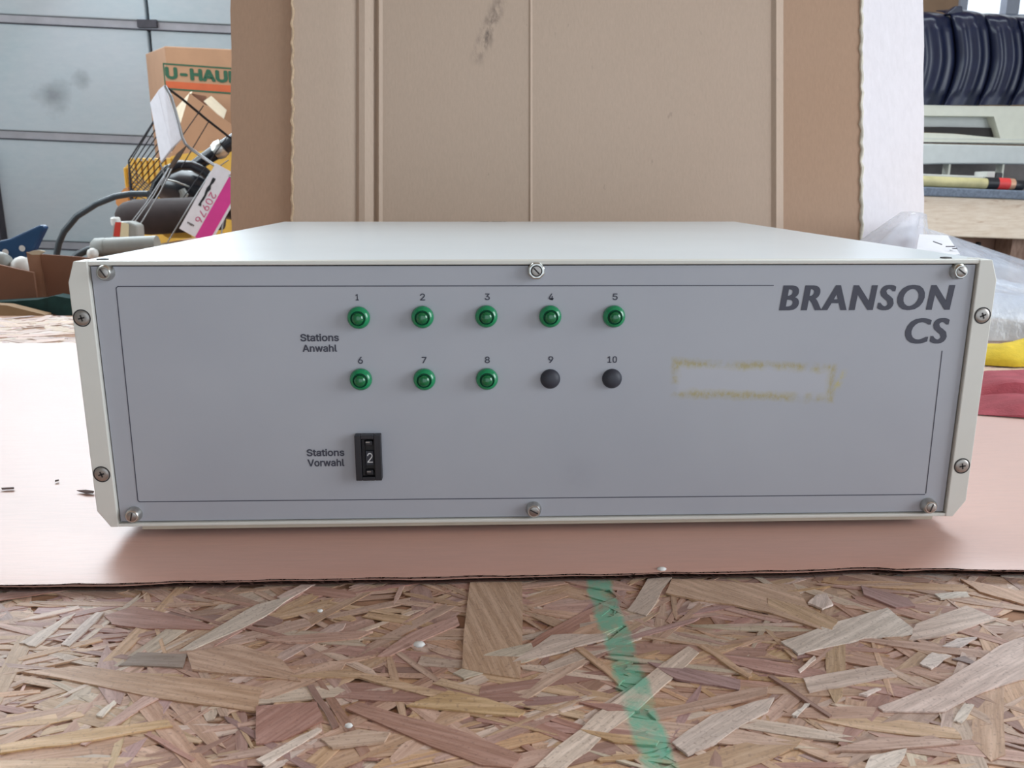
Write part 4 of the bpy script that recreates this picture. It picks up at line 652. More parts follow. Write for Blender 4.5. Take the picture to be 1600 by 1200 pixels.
# cover, sides, rear, floor tray
obj('top_cover', MB().box(XL-0.006, XR+0.006, 0.0085, DEP, ZTOP+0.0004, ZTOP+0.0018), M['cover'], unit, bevel=0.0006)
obj('rear_panel', MB().box(XL-0.004, XR+0.004, DEP-0.003, DEP-0.001, ZB+0.001, ZTOP), M['enclosure'], unit)
for s_, nm in ((-1, XL), (1, XR)):
    a, b = sorted((nm + s_*0.003, nm + s_*0.0065))
    obj('side_panel', MB().box(a, b, 0.012, DEP-0.001, ZB-0.001, ZTOP), M['enclosure'], unit)
x0, z0 = pan(222, 828, 0.006); x1, z1 = pan(1457, 811, 0.006)
obj('bottom_tray', MB().box(x0, x1, 0.006, DEP-0.004, ZB-0.0058, ZB-0.0005), M['tray'], unit, bevel=0.0005)
ft = MB().lathe([(0.008, 0), (0.009, 0.0010), (0.009, 0.0042), (0.007, 0.0042)], 20).mesh('foot', M['rubber'], smooth=40)
for fx_ in (-0.17, 0.17):
    for fy_ in (0.045, DEP-0.05): place(ft, 'foot', unit, (fx_, fy_, ZS))
# side profiles with chamfered corners
for s_ in (-1, 1):
    xi = XL if s_ < 0 else XR; xo = xi + s_*EX
    zt_, zb_ = ZTOP+0.0020, ZB-0.0017
    pts = [(xi, 0, zt_), (xi + s_*(EX-0.0034), 0, zt_), (xo, 0, zt_-0.0098), (xo, 0, zb_+0.0088), (xi + s_*(EX-0.0060), 0, zb_), (xi, 0, zb_)]
    prof = obj('side_profile', MB().prism(pts, (0, 0.012, 0)), M['enclosure'], unit, bevel=0.0005)
    for py_ in ((497, 741) if s_ < 0 else (493, 728)):
        px_ = {497: 128, 741: 159, 493: 1535, 728: 1503}[py_]
        cx_, cz_ = pan(px_, py_, 0)
        ring = MB().lathe([(0.0040, -0.0004), (0.0042, 0.00012), (0.0036, 0.00012), (0.0036, -0.0004)], 32, (cx_, 0, cz_), 'Y', caps=False)
        sr_ = obj('screw_seat', ring, M['slotdark'], prof, smooth=40)
        hd = MB().lathe([(0.0034, -0.001), (0.0035, 0.0002), (0.0031, 0.00045), (0.0020, 0.0006)], 32, (cx_, 0, cz_), 'Y')
        obj('screw', hd, M['dullsteel'], prof, smooth=40)
        cr_ = MB(); a = random.uniform(0.1, 0.5); y = -0.00072
        for q in (0, math.pi/2):
            u = Vector((math.cos(a+q), 0, math.sin(a+q))); v = Vector((-u.z, 0, u.x)); c0 = Vector((cx_, y, cz_))
            cr_.prism([c0-u*0.00155-v*0.00038, c0+u*0.00155-v*0.00038, c0+u*0.00155+v*0.00038, c0-u*0.00155+v*0.00038], (0, 0.0004, 0))
        obj('cross_recess', cr_, M['slotdark'], prof)
# thin dark seam line and cover screws on top
for px_, py_ in ((160, 406), (1500, 407)):
    p = onZ(px_, py_, ZTOP+0.0018)
    place(MB().lathe([(0.0028, 0), (0.0026, 0.0006), (0.0012, 0.0008)], 16).mesh('cover_screw', M['slotdark'], smooth=40), 'cover_screw', unit, (p.x, max(p.y, 0.011), ZTOP+0.0017))
# chipped paint at the rear edge of the cover
for a, b in ((750, 764), (768, 784), (786, 790)):
    p0, p1 = onZ(a, 346.5, ZTOP+0.0018), onZ(b, 346.5, ZTOP+0.0018)
    obj('paint_chip_mark', MB().box(p0.x, p1.x, DEP-0.004, DEP-0.0004, ZTOP+0.0010, ZTOP+0.0019), M['plug'], unit)
# panel screws: washer/nut collar + slotted head
def panel_screw(px_, py_, a, nut=False):
    cx_, cz_ = pan(px_, py_, REC-0.002)
    if nut:
        pts = [(cx_+0.0043*math.cos(math.pi/8+k*math.pi/4), REC, cz_+0.0043*math.sin(math.pi/8+k*math.pi/4)) for k in range(8)]
        o = obj('panel_screw', MB().prism(pts[::-1], (0, -0.0035, 0)), M['steel'], unit, bevel=0.0007)
        hole = MB().lathe([(0.0028, 0.0034), (0.0028, 0.0037), (0.0023, 0.0037)], 24, (cx_, REC, cz_), 'Y')
        obj('screw_socket', hole, M['slotdark'], o, smooth=40)
        hd = MB().lathe([(0.0022, 0.0030), (0.0022, 0.0039), (0.0018, 0.0040)], 24, (cx_, REC, cz_), 'Y'); top = 0.0041
        obj('slotted_head', hd, M['dullsteel'], o, smooth=40); hw = 0.0020
    else:
        o = obj('panel_screw', MB().lathe([(0.0040, 0), (0.0040, 0.0008), (0.0037, 0.0014), (0.0036, 0.0032), (0.0030, 0.0040), (0.0026, 0.0040)], 28, (cx_, REC, cz_), 'Y'), M['steel'], unit, smooth=35)
        rec = MB().lathe([(0.0025, 0.0038), (0.0025, 0.0042), (0.0020, 0.0045)], 24, (cx_, REC, cz_), 'Y')
        obj('slotted_head', rec, M['dullsteel'], o, smooth=40); top = 0.0046; hw = 0.0022
    u = Vector((math.cos(a), 0, math.sin(a))); v = Vector((-u.z, 0, u.x)); c0 = Vector((cx_, REC-top, cz_))
    obj('screw_slot', MB().prism([c0-u*hw-v*0.00035, c0+u*hw-v*0.00035, c0+u*hw+v*0.00035, c0-u*hw+v*0.00035], (0, 0.0004, 0)), M['slotdark'], o)
for px_, py_, a in ((164, 426, -1.0), (1499, 424, -0.6), (208, 805, 1.3), (834, 797, -0.5), (1452, 791, 1.25)): panel_screw(px_, py_, a)
panel_screw(838, 423, -0.8, True)

# printed frame line round the panel
def line(p, q, wd=0.00042):
    a = Vector((pan(*p)[0], REC-0.00012, pan(*p)[1])); b = Vector((pan(*q)[0], REC-0.00012, pan(*q)[1]))
    d = (b-a).normalized(); n = Vector((-d.z, 0, d.x))*wd/2
    return [a-n, b-n, b+n, a+n]
mb = MB()
TLc, BLc, BRc = (181, 449), (216, 784), (1446, 772)
for p, q in (((184, 447.5), (1209, 446)), ((181.5, 450), (215.5, 782)), ((217.5, 784), (1445, 772.5)), ((1446.5, 771), (1472, 548))):
    mb.prism(line(p, q), (0, 0.0002, 0))
mb.prism(line((181.5, 450.2), (184.3, 447.4)), (0, 0.0002, 0)); mb.prism(line((215.5, 782), (218, 784)), (0, 0.0002, 0))
obj('frame_line', mb, M['ink'], panel)
UX, UZ = (1, 0, 0), (0, 0, 1)
def print_at(body, px0, px1, pytop, pybot, bold=0.02, shear=0, spacing=1.0, name='lettering', grotesque=True):
    x0, zb = pan(px0, pybot); x1, _ = pan(px1, pybot); _, zt = pan(px0, pytop)
    return lettering(body, M['ink'], panel, (x0, REC-0.00002, zb), UX, UZ, x1-x0, zt-zb, bold, shear, 0.00014, name, spacing, grotesque)
for n_, cx_, yt, yb, wd in ((1, 558.5, 459.5, 469.5, 5), (2, 660.5, 458.5, 469.5, 8), (3, 761.5, 458.5, 469, 8), (4, 861, 458.5, 469, 8), (5, 961, 458.5, 469, 8),
                        (6, 563.5, 557.5, 568.5, 8), (7, 663, 557.5, 567.5, 7.5), (8, 761.5, 557, 567.5, 8), (9, 860.5, 556.5, 567, 8), (10, 956.5, 556.5, 567, 15)):
    print_at(str(n_), cx_-wd/2, cx_+wd/2, yt, yb, 0.015, name='number')
print_at('Stations', 469.5, 530, 521.5, 533.5, 0.024); print_at('Anwahl', 473, 527, 538.5, 550, 0.024)
print_at('Stations', 479.5, 538.5, 701.5, 713, 0.024); print_at('Vorwahl', 481, 538.5, 717.5, 729, 0.024)
# two-line maker's lettering in slanted capitals
print_at('BRANSON', 1217, 1487.5, 445.5, 485.5, 0.030, 0.11, 1.16, grotesque=False)
print_at('CS', 1412, 1479, 497, 537, 0.028, 0.11, 1.12, grotesque=False)

# indicator lamps and blanking plugs
def lampmat(name, col, rough, trans):
    t = NT(name); c = lin(col); f = t.noise(t.coord('Object'), 300, 2)
    t.base(t.mix(t.ramp(f, 0.3, 0.7), c, tuple(v*0.85 for v in c[:3])+(1,)))
    t.b.inputs['Roughness'].default_value = rough; t.b.inputs['Transmission Weight'].default_value = trans
    t.b.inputs['Subsurface Weight'].default_value = 0.0; t.b.inputs['Coat Weight'].default_value = 0.4; t.b.inputs['Coat Roughness'].default_value = 0.08
    return t.m
M['lens'] = lampmat('green_lens', (0, 112, 64), 0.2, 0.15); M['lensring'] = lampmat('green_lens_rim', (8, 148, 94), 0.25, 0.2)  # rim coloured lighter in place of light passing through it
M['lensdark'] = lampmat('green_lens_groove', (0, 84, 54), 0.3, 0.0)  # darker green put into the groove as its shade
rim = MB().lathe([(0.0053, 0), (0.0055, 0.0008), (0.0053, 0.0022), (0.0045, 0.0034), (0.0036, 0.0038)], 32, axis='Y', caps=False).mesh('lens_rim', M['lensring'], smooth=35)
grv = MB().lathe([(0.0037, 0.0038), (0.0032, 0.0031), (0.0028, 0.0034)], 32, axis='Y', caps=False).mesh('lens_groove', M['lensdark'], smooth=35)
dome = MB().lathe([(0.0028, 0.0032), (0.0027, 0.0050), (0.0022, 0.0056), (0.0013, 0.0060), (0.0004, 0.0061)], 28, axis='Y').mesh('lens_dome', M['lens'], smooth=35)
for px_, py_, lb in ((560, 497, 1), (660, 496, 2), (760, 495, 3), (860, 495, 4), (960, 495, 5), (563.5, 593.5, 6), (663, 593.5, 7), (761, 593, 8)):
    cx_, cz_ = pan(px_, py_, REC-0.002)
    l_ = place(rim, 'indicator_lamp', unit, (cx_, REC, cz_))
    for me, nm in ((grv, 'lens_groove'), (dome, 'lens_dome')):
        o = bpy.data.objects.new(nm, me); C.objects.link(o); o.parent = l_
plug = MB().lathe([(0.0049, 0), (0.0049, 0.0008), (0.0046, 0.0018), (0.0036, 0.0029), (0.0020, 0.0035), (0.0005, 0.0037)], 32, axis='Y').mesh('blanking_plug', M['plug'], smooth=50)
for px_, py_ in ((860, 592.5), (956.5, 592)):
    cx_, cz_ = pan(px_, py_, REC-0.001); place(plug, 'blanking_plug', unit, (cx_, REC, cz_))

# thumbwheel switch showing the digit 2
xa, za = pan(553.5, 680.5, REC-0.004); xb, zb2 = pan(597, 750.5, REC-0.004)
sw = thing('thumbwheel_switch', ((xa+xb)/2 - 0, REC, zb2)); sw.parent = unit; sw.location = Vector(((xa+xb)/2, REC, zb2)) - unit.location
YF = REC-0.0045
def rel(fx_, fz_): return xa+(xb-xa)*fx_, zb2+(za-zb2)*fz_
mb = MB()
for a in ((0, 0.24, 0, 1), (0.74, 1, 0, 1), (0.24, 0.74, 0, 0.08), (0.24, 0.74, 0.92, 1)):
    X0, Z0 = rel(a[0], a[2]); X1, Z1 = rel(a[1], a[3]); mb.box(X0, X1, YF, REC, Z0, Z1)
obj('bezel', mb, M['black_plastic'], sw, bevel=0.0003)
X0, Z0 = rel(0.24, 0.08); X1, Z1 = rel(0.74, 0.92)
obj('recess', MB().box(X0, X1, YF+0.0030, REC, Z0, Z1), M['slotdark'], sw)
X0, Z0 = rel(0.27, 0.32); X1, Z1 = rel(0.36, 0.66)
mb = MB()
for k in range(3):
    xq = rel(0.27+0.035*k, 0)[0]; mb.box(xq, xq+0.0003, YF+0.0012, REC, rel(0, 0.1)[1], rel(0, 0.9)[1])
obj('guide_rib', mb, M['black_plastic'], sw)
X0, Z0 = rel(0.39, 0.33); X1, Z1 = rel(0.70, 0.64)
wheel = obj('digit_wheel', MB().box(X0, X1, YF+0.0014, REC, Z0, Z1), M['plug'], sw, bevel=0.0003)
X0, Z0 = rel(0.45, 0.385); X1, Z1 = rel(0.665, 0.60)
lettering('2', M['white_print'], wheel, (X0, YF+0.0014, Z0), UX, UZ, X1-X0, Z1-Z0, 0.0, 0, 0.0001, 'digit')
for fz_ in (0.12, 0.77):
    X0, Z0 = rel(0.40, fz_); X1, Z1 = rel(0.68, fz_+0.11)
    obj('push_button', MB().box(X0, X1, YF+0.0004, REC, Z0, Z1), M['black_plastic'], sw, bevel=0.0005)
    Xm = (X0+X1)/2
    obj('button_glint', MB().box(Xm-0.0014, Xm+0.0006, YF+0.0002, YF+0.0006, Z1-0.0010, Z1-0.0004), M['dullsteel'], sw)  # pale bar modelled as the highlight on each button

# ================================================================== STANDING CARDBOARD BACKDROP behind the enclosure
LEAN = 0.245
YB = 0.500                                # foot of the board, just behind the enclosure
board = thing('cardboard_backdrop', (0, YB, ZS), 'tall unfolded brown carton with one white-faced flap standing behind the enclosure', 'cardboard')
ZH = 0.62
def bp(px, s, dy=0.0):
    """point on the leaning board below pixel column px; s = 0 at the foot, 1 at the top; dy = offset towards the back"""
    pm = onY(px, 200, YB + 0.10 + dy)
    z = ZS + 0.001 + s*ZH
    k = (YB + dy + (z-ZS)*math.tan(LEAN) - CAM.y)
    q = onY(px, 200, YB + dy + 0.3)
    # column px on the lean plane at height z
    Y = YB + dy + (z-ZS)*math.tan(LEAN)
    lo, hi = q.x-1, q.x+1
    py = 0.0
    for _ in range(30):
        mid = (lo+hi)/2; v = Vector((mid, Y, z)) - CAM
        u = 800 + FPX*v.dot(RT)/v.dot(FWD)
        if u < px: lo = mid
        else: hi = mid
    return Vector((lo, Y, z))
def onLean(px, py):
    r = ray(px, py); n = Vector((0, 1, -math.tan(LEAN))); p0 = Vector((0, YB, ZS)); return CAM + r*((p0-CAM).dot(n)/r.dot(n))
tc_, fc_ = kraft('kraft_board', (190, 170, 152), (9, 9, 0.35), 0.8,
                 stain=(lambda a, b: ((a.x, a.z-ZS), (b.x, b.z-ZS)))(onLean(744, 98), onLean(778, 8)))
tc_.bump(fc_, 0.10, 0.0008); M['kraft'] = tc_.m
tc_, fc_ = kraft('kraft_board_brown', (176, 146, 122), (9, 9, 0.35), 0.85); tc_.bump(fc_, 0.1, 0.0008); M['kraftbrown'] = tc_.m
tc_, fc_ = kraft('white_faced_board', (226, 224, 230), (3, 3, 1.0), 0.7); M['whiteboard'] = tc_.m
def slab(name, cols, material, th=0.004, nseg=1, wav=0.0):
    """vertical board strip: cols = [(px, dy)...] left to right"""
    mb = MB(); n = len(cols); rows = 24
    def P(i, j, back):
        p = bp(cols[i][0], j/rows, cols[i][1]).copy()
        if wav and i in (0, n-1): p.x += wav*math.sin(j*1.7+i*2)+wav*random.uniform(-0.4, 0.4)
        return p + (Vector((0, th, 0)) if back else Vector((0, 0, 0)))
    base = [[P(i, j, False) for i in range(n)] for j in range(rows+1)]
    V = [p for r in base for p in r] + [p + Vector((0, th, 0)) for r in base for p in r]
    N = n*(rows+1); F = []
    for j in range(rows):
        for i in range(n-1):
            a = j*n+i; F += [(a, a+1, a+n+1, a+n), (N+a, N+a+n, N+a+n+1, N+a+1)]
        F += [(j*n, j*n+n, N+j*n+n, N+j*n), (j*n+n-1, N+j*n+n-1, N+j*n+2*n-1, j*n+2*n-1)]
    for i in range(n-1):
        F += [(i, N+i, N+i+1, i+1), (rows*n+i, rows*n+i+1, N+rows*n+i+1, N+rows*n+i)]
    return obj(name, MB().add(V, F), material, board, smooth=20)
# centre panel with a pressed crease; strips and flaps either side at their own angles
slab('centre_panel', [(574, 0.008), (586, 0.008), (592, 0.0005), (598, 0.0026), (608, 0.002), (826, 0.0018), (829, 0.0003), (832, 0.0018), (1205, 0.002), (1213, -0.0015), (1224, 0.003)], M['kraft'])
slab('left_strip', [(455, -0.006), (520, -0.002), (554, 0.001), (557, 0.002), (561, -0.002), (570, -0.0025), (584, 0.0035)], M['kraft'], 0.003)
slab('left_flap', [(361, 0.014), (410, 0.006), (457, -0.002)], M['kraftbrown'], wav=0.0008)
slab('right_strip', [(1221, 0.003), (1285, 0.004), (1347, 0.006)], M['kraftbrown'], wav=0.0006)
slab('white_flap', [(1340, 0.012), (1395, 0.036), (1443, 0.060)], M['whiteboard'], wav=0.0008)
# raw corrugated edges
def edge(name, px, dy, wd, material):
    mb = MB(); rows = 90
    path = [bp(px, j/rows, dy) + Vector((0.0010*math.sin(j*2.1)+random.uniform(-.0004, .0004), 0, 0)) for j in range(rows+1)]
    mb.tube(path, [wd*(0.8+0.4*abs(math.sin(j*1.3))) for j in range(rows+1)], 6)
    return obj(name, mb, material, board, smooth=60)
M['whiteedge'] = mat('torn_white_edge', (224, 220, 205), 0.85, var=0.15, vscale=120)
edge('torn_edge', 457, -0.0078, 0.0013, M['kraft_edge'])
edge('torn_edge', 1346, 0.0055, 0.0020, M['whiteedge'])

# ================================================================== LEFT BACKGROUND
# lower table standing behind the workbench
TZ = 0.72
low = thing('side_table', (-1.5, 1.9, 0), 'low wooden table behind the workbench, carrying the heap of tools on the left', 'table')
obj('tabletop', MB().box(-2.6, -0.25, 0.83, 3.75, TZ-0.03, TZ), M['oldlumber'], low)
for a in (-2.5, -0.35):
    for b in (0.95, 3.65): obj('leg', MB().box(a-0.04, a+0.04, b-0.04, b+0.04, 0, TZ-0.03), M['oldlumber'], low)

zsup = (CAM + ray(190, 388)*((1.45-CAM.y)/ray(190, 388).y)).z - 0.0208
sxa, sxb = onY(128, 400, 1.45).x, onY(400, 400, 1.45).x
sup = thing('tool_carton', ((sxa+sxb)/2, 1.9, TZ), 'closed brown carton on the side table under the wire basket, mostly hidden', 'cardboard box')
obj('carton_body', MB().box(sxa, sxb, 1.40, 2.30, TZ+0.001, zsup), M['boxcard'], sup, bevel=0.003)
obj('packing_tape', MB().box(sxa-0.001, sxb+0.001, 1.82, 1.88, zsup-0.04, zsup+0.0006), M['paleboard'], sup)
def q3(Y, *pp): return [onY(a, b, Y) for a, b in pp]
# moving box with green lettering
Y1 = 3.10
A_ = onY(257, 72, Y1); B_ = onY(470, 86, Y1)
mvb = thing('moving_box', (A_.x+0.25, Y1+0.2, TZ), 'tall brown moving box with green capital lettering above an orange band', 'cardboard box')
wb = B_.x - A_.x; hb = A_.z - TZ - 0.001
Lx = onY(226, 70, Y1+0.42).x
mb = MB().hexa([(A_.x, Y1, TZ), (B_.x, Y1, TZ), (B_.x, Y1+0.42, TZ), (Lx, Y1+0.42, TZ)],
               [(A_.x, Y1, A_.z), (B_.x, Y1, A_.z-0.02), (B_.x, Y1+0.42, A_.z), (Lx, Y1+0.42, A_.z+0.03)])
mbody = obj('box_body', mb, M['boxcard'], mvb, bevel=0.004)
def bar(Y, p, q, h, th=0.001):
    a, b = onY(*p, Y), onY(*q, Y); n = Vector((0, 0, h/2))
    return [a-n+Vector((0, -th, 0)), b-n+Vector((0, -th, 0)), b+n+Vector((0, -th, 0)), a+n+Vector((0, -th, 0))]
mb = MB(); mb.prism(bar(Y1, (254.5, 99.5), (430, 112), 0.006), (0, 0.001, 0)); mb.prism(bar(Y1, (258, 138.5), (430, 151), 0.006), (0, 0.001, 0))
a, b = onY(255, 99, Y1), onY(257, 138, Y1); mb.box(a.x-0.002, a.x+0.003, Y1-0.001, Y1, b.z, a.z)
obj('printed_outline', mb, M['greenprint'], mbody)
obj('orange_band', MB().prism([onY(258, 137, Y1)+Vector((0, -.0008, 0)), onY(430, 149, Y1)+Vector((0, -.0008, 0)), onY(430, 138, Y1)+Vector((0, -.0008, 0)), onY(258, 126.5, Y1)+Vector((0, -.0008, 0))], (0, 0.0008, 0)), M['orangeprint'], mbody)
o = onY(259, 123.5, Y1); e = onY(375, 131, Y1); u = onY(259, 104, Y1)
lettering('U-HAUL', M['greenprint'], mbody, o+Vector((0, -0.0005, 0)), (e-o), UZ, (onY(373, 123, Y1).x-o.x), u.z-o.z, 0.045, 0, 0.001)

# small opened carton leaning in front of it
Y2 = 2.85
sc = thing('small_carton', onY(320, 260, Y2), 'small tan carton leaning behind the wire basket, flap open', 'cardboard box')
f1 = q3(Y2, (268, 240), (296, 146), (375, 205), (385, 300), (262, 300)); f1[3].z = TZ; f1[4].z = TZ
obj('carton_front', MB().prism(f1[::-1], (0, 0.006, 0)), M['boxcard'], sc)
sd = [onY(274, 170, Y2+0.1), onY(298, 143, Y2+0.16), f1[1], f1[0]]
obj('carton_side', MB().prism(sd, (0.006, 0.002, 0)), M['paleboard'], sc)
fl = [onY(318, 158, Y2+0.02), onY(330, 150, Y2+0.06), onY(354, 172, Y2+0.05), onY(349, 187, Y2+0.01)]
obj('carton_flap', MB().prism(fl, (0, 0.005, 0)), M['paleboard'], sc)
obj('carton_inner', MB().prism([onY(300, 146, Y2+.12), onY(322, 150, Y2+.12), onY(324, 165, Y2+.12), onY(302, 158, Y2+.12)], (0, 0.004, 0)), M['traycard'], sc)

# yellow crate behind the basket
Y3 = 2.55
yc = thing('yellow_crate', onY(280, 300, Y3), 'yellow plastic crate with a notched rim behind the wire basket', 'crate')
rimp = [(195, 262), (203, 252), (262, 250), (268, 244), (300, 238), (370, 228), (370, 350), (197, 350)]
rp = q3(Y3, *rimp); rp[-1].z = TZ; rp[-2].z = TZ
obj('crate_wall', MB().prism(rp[::-1], (0, 0.015, 0)), M['yellow'], yc)
mb = MB()
for k in range(7):
    a = 204+k*9.5; p0 = onY(a, 257, Y3-0.006); p1 = onY(a+5.5, 247, Y3-0.006); mb.box(p0.x, p1.x, Y3-0.008, Y3-0.001, p0.z-0.06, p1.z)
o = obj('rim_teeth', mb, M['yellow'], yc, bevel=0.002); o['kind'] = 'stuff'
p0, p1 = onY(196, 262, Y3-.01), onY(201, 325, Y3-.01)
obj('corner_post', MB().box(p0.x-0.004, p1.x+0.004, Y3-0.02, Y3+0.01, p1.z, p0.z), M['yellow'], yc, bevel=0.003)
obj('orange_grip', MB().prism(q3(Y3-0.03, (181, 318), (186, 325), (200, 318), (200, 292), (193, 295), (181, 312)), (0, 0.02, 0)), mat('orange_brown_plastic', (196, 132, 72), 0.5), yc)

# wire basket tipped on its side
Y4 = 1.85
bk = thing('wire_basket', onY(260, 360, Y4), 'tipped wire basket with a blank white sign plate on its edge', 'basket')
def V3(px, py, dy=0.0): return onY(px, py, Y4+dy)
plate = MB().prism([V3(234, 160, .05), V3(251, 254, .05), V3(268, 232, .01), V3(247, 141, .01)], (0.004, 0.006, 0))
obj('sign_plate', plate, M['paper'], bk, bevel=0.002)
obj('sign_edge', MB().prism([V3(247, 141, .01), V3(268, 232, .01), V3(284, 216, -.01), V3(279, 205, -.01), V3(256, 133, -.01)], (0.003, 0.004, 0)), M['paper'], bk, bevel=0.001)
mb = MB()
mb.tube([V3(258, 134, -.02), V3(268, 152, -.02), V3(280, 195, -.02), V3(285, 215, -.02), V3(290, 225, -.02), V3(296, 231, -.02), V3(320, 248, -.04), V3(370, 282, -.08)], 0.0040, 8)
obj('front_rim', mb, M['wirel'], bk, smooth=60)
obj('rear_rim', MB().tube([V3(262, 138, 0), V3(285, 155, .1), V3(322, 186, .2), V3(372, 225, .3)], 0.0035, 8), M['wirem'], bk, smooth=60)
obj('side_rim', MB().tube([V3(241, 188, .14), V3(201, 251, .16), V3(203, 290, .16), V3(206, 330, .14)], 0.0022, 6), M['wirem'], bk, smooth=60)
mb = MB()
for k in range(8):                                   # dense slanting wires of the near end
    t_ = k/7; mb.tube([V3(240+t_*22, 192+t_*66, .12), V3(202+t_*6, 256+t_*58, .15), V3(204+t_*6, 300+t_*22, .15)], 0.0016, 5)
for k in range(9):
    t_ = k/8; mb.tube([V3(200+t_*2, 255+t_*62, .155), V3(222+t_*3, 280+t_*40, .13), V3(238, 296+t_*26, .11)], 0.0013, 5)
for a, b in (((318, 165), (268, 236)), ((326, 190), (283, 262)), ((356, 212), (275, 325)), ((357, 250), (340, 262))):
    mb.tube([V3(*a, .12), V3(*b, .10)], 0.0014, 5)
o = obj('mesh_wires', mb, M['wirem'], bk, smooth=60); tag(o, kind='stuff')
mb = MB()
for pp in (((264, 262), (228, 318), (206, 346), (203, 356), (207, 362)), ((270, 252), (240, 306), (214, 342), (206, 352)), ((277, 246), (250, 300), (222, 346), (208, 364)),
           ((330, 268), (300, 315), (276, 355), (262, 378)), ((250, 254), (256, 270), (258, 278), (252, 290)), ((358, 322), (349, 345), (345, 372))):
    mb.tube([V3(a, b, -.02) for a, b in pp], 0.0019, 6)
mb.tube([V3(207, 362, -.02), V3(209, 372, -.02), Vector((V3(212, 380, 0).x, Y4, zsup+0.002)), Vector((V3(300, 380, 0).x, Y4, zsup+0.002))], 0.0019, 6)
o = obj('side_wires', mb, M['wirel'], bk, smooth=60); tag(o, kind='stuff')
obj('hinge_lug', MB().prism([V3(262, 262, -.03), V3(276, 240, -.03), V3(290, 228, -.03), V3(280, 246, -.03), V3(268, 262, -.03)], (0, 0.01, 0)), mat('brown_metal', (100, 88, 80), 0.5, 0.5), bk)

# pink-and-white ticket tied to the basket
Y5 = Y4-0.074
tk = thing('auction_ticket', onY(300, 350, Y5), 'white paper ticket with a pink band and magenta number, hanging on the wire basket', 'ticket')
cA, cB, cD = onY(337, 255, Y5), onY(385, 282, Y5), onY(280, 357, Y5)
ex, ey = cB-cA, cD-cA
def tk_pt(u, v, dy=0.0): return cA + ex*u + ey*v + Vector((0, dy, 0))
tkb = obj('ticket_paper', MB().prism([tk_pt(0, 0), tk_pt(0, 1), tk_pt(1, 1), tk_pt(1, 0)], (0, 0.0008, 0)), M['paper'], tk)
obj('pink_band', MB().prism([tk_pt(.52, .0, -.0006), tk_pt(.52, 1, -.0006), tk_pt(.93, 1, -.0006), tk_pt(.93, 0, -.0006)], (0, 0.0005, 0)), M['pink'], tkb)
mb = MB(); rr = random.Random(3); L_ = []; R_ = []
for k in range(9):
    t_ = 0.18+0.42*k/8; L_.append(tk_pt(.14+rr.uniform(-.02, .02), t_, -.0007)); R_.append(tk_pt(.22+rr.uniform(-.03, .03), t_, -.0007))
for k in range(8): mb.prism([L_[k], L_[k+1], R_[k+1], R_[k]], (0, 0.0004, 0))
obj('marker_strike', mb, M['black_plastic'], tkb)
dn = ey.normalized(); upv = ex.normalized()
lettering('20976', M['pinkink'], tkb, tk_pt(.27, .36, -.0004), dn, upv, ey.length*0.44, ex.length*0.21, 0.0, 0, 0.0006)
mb = MB()
for k in range(12):
    mb.prism([tk_pt(.12+.018*k, .86, -.0006), tk_pt(.12+.018*k, .86+.012*rr.uniform(1, 3), -.0006), tk_pt(.13+.018*k, .86+.012*rr.uniform(1, 3), -.0006), tk_pt(.13+.018*k, .86, -.0006)], (0, 0.0004, 0))
obj('small_print', mb, M['darkrail'], tkb)

# black tools and hoses lying in the basket
Y6 = 2.05
hz = MB().tube([onY(a, b, Y6) for a, b in ((236, 330), (238, 310), (246, 286), (262, 266), (282, 258), (300, 259), (318, 268), (332, 280), (345, 300))], 0.0145, 12)
single('black_hose', hz, M['black_shiny'], 'thick black ribbed hose looping through the wire basket', 'hose', smooth=60)
Y7 = 2.18
pt = thing('power_tool', onY(300, 300, Y7), 'black and chrome power tool with a long grip, lying in the wire basket', 'power tool')
body = MB().tube([onY(a, b, Y7) for a, b in ((246, 300), (262, 290), (285, 292), (312, 300), (345, 312), (375, 320))], [0.025, 0.045, 0.055, 0.058, 0.055, 0.05], 16)
obj('tool_body', body, M['black_shiny'], pt, smooth=60)
obj('tool_grip', MB().tube([onY(a, b, Y7-.04) for a, b in ((298, 262), (318, 250), (340, 236), (372, 216))], [0.014, 0.019, 0.021, 0.021], 14), M['black_shiny'], pt, smooth=60)
obj('chrome_clamp', MB().tube([onY(a, b, Y7-.045) for a, b in ((337, 238), (343, 234), (350, 229))], [0.024, 0.027, 0.024], 14), M['steel'], pt, smooth=60)
obj('cable_connector', MB().tube([onY(a, b, Y7-.09) for a, b in ((284, 296), (288, 304), (286, 310))], [0.010, 0.012, 0.009], 8), M['greyplastic'], pt, smooth=40)
obj('highlight_trim', MB().tube([onY(a, b, Y7-.075) for a, b in ((258, 280), (275, 284), (296, 292))], 0.0022, 8), M['steel'], pt, smooth=40).name = 'highlight_strip'  # bright strip modelled as the highlight along the black tool body
Y8 = 1.92
lb_ = thing('leather_case', onY(260, 360, Y8), 'dark brown leather case lying at the bottom of the wire basket', 'case')
cs = MB().tube([onY(a, b, Y8) for a, b in ((183, 342), (185, 341), (190, 340), (198, 339), (210, 339), (235, 339), (270, 337), (310, 335), (345, 333))], [0.006, 0.018, 0.030, 0.040, 0.046, 0.048, 0.047, 0.046, 0.045], 18)
obj('case_body', cs, M['leather'], lb_, smooth=60)
obj('seam_piping', MB().tube([onY(a, b, Y8-.035) for a, b in ((212, 347), (245, 347), (285, 343), (330, 338))], 0.003, 8), M['leather'], lb_, smooth=60)
# yellow-black thing under the case
single('wood_wedge', MB().prism(q3(1.98, (244, 360), (262, 355), (296, 362), (300, 372), (262, 372)), (0, 0.04, 0)), M['yellow'], 'yellow plastic wedge showing under the leather case', 'wedge')
C.objects['wood_wedge'].name = 'plastic_wedge'

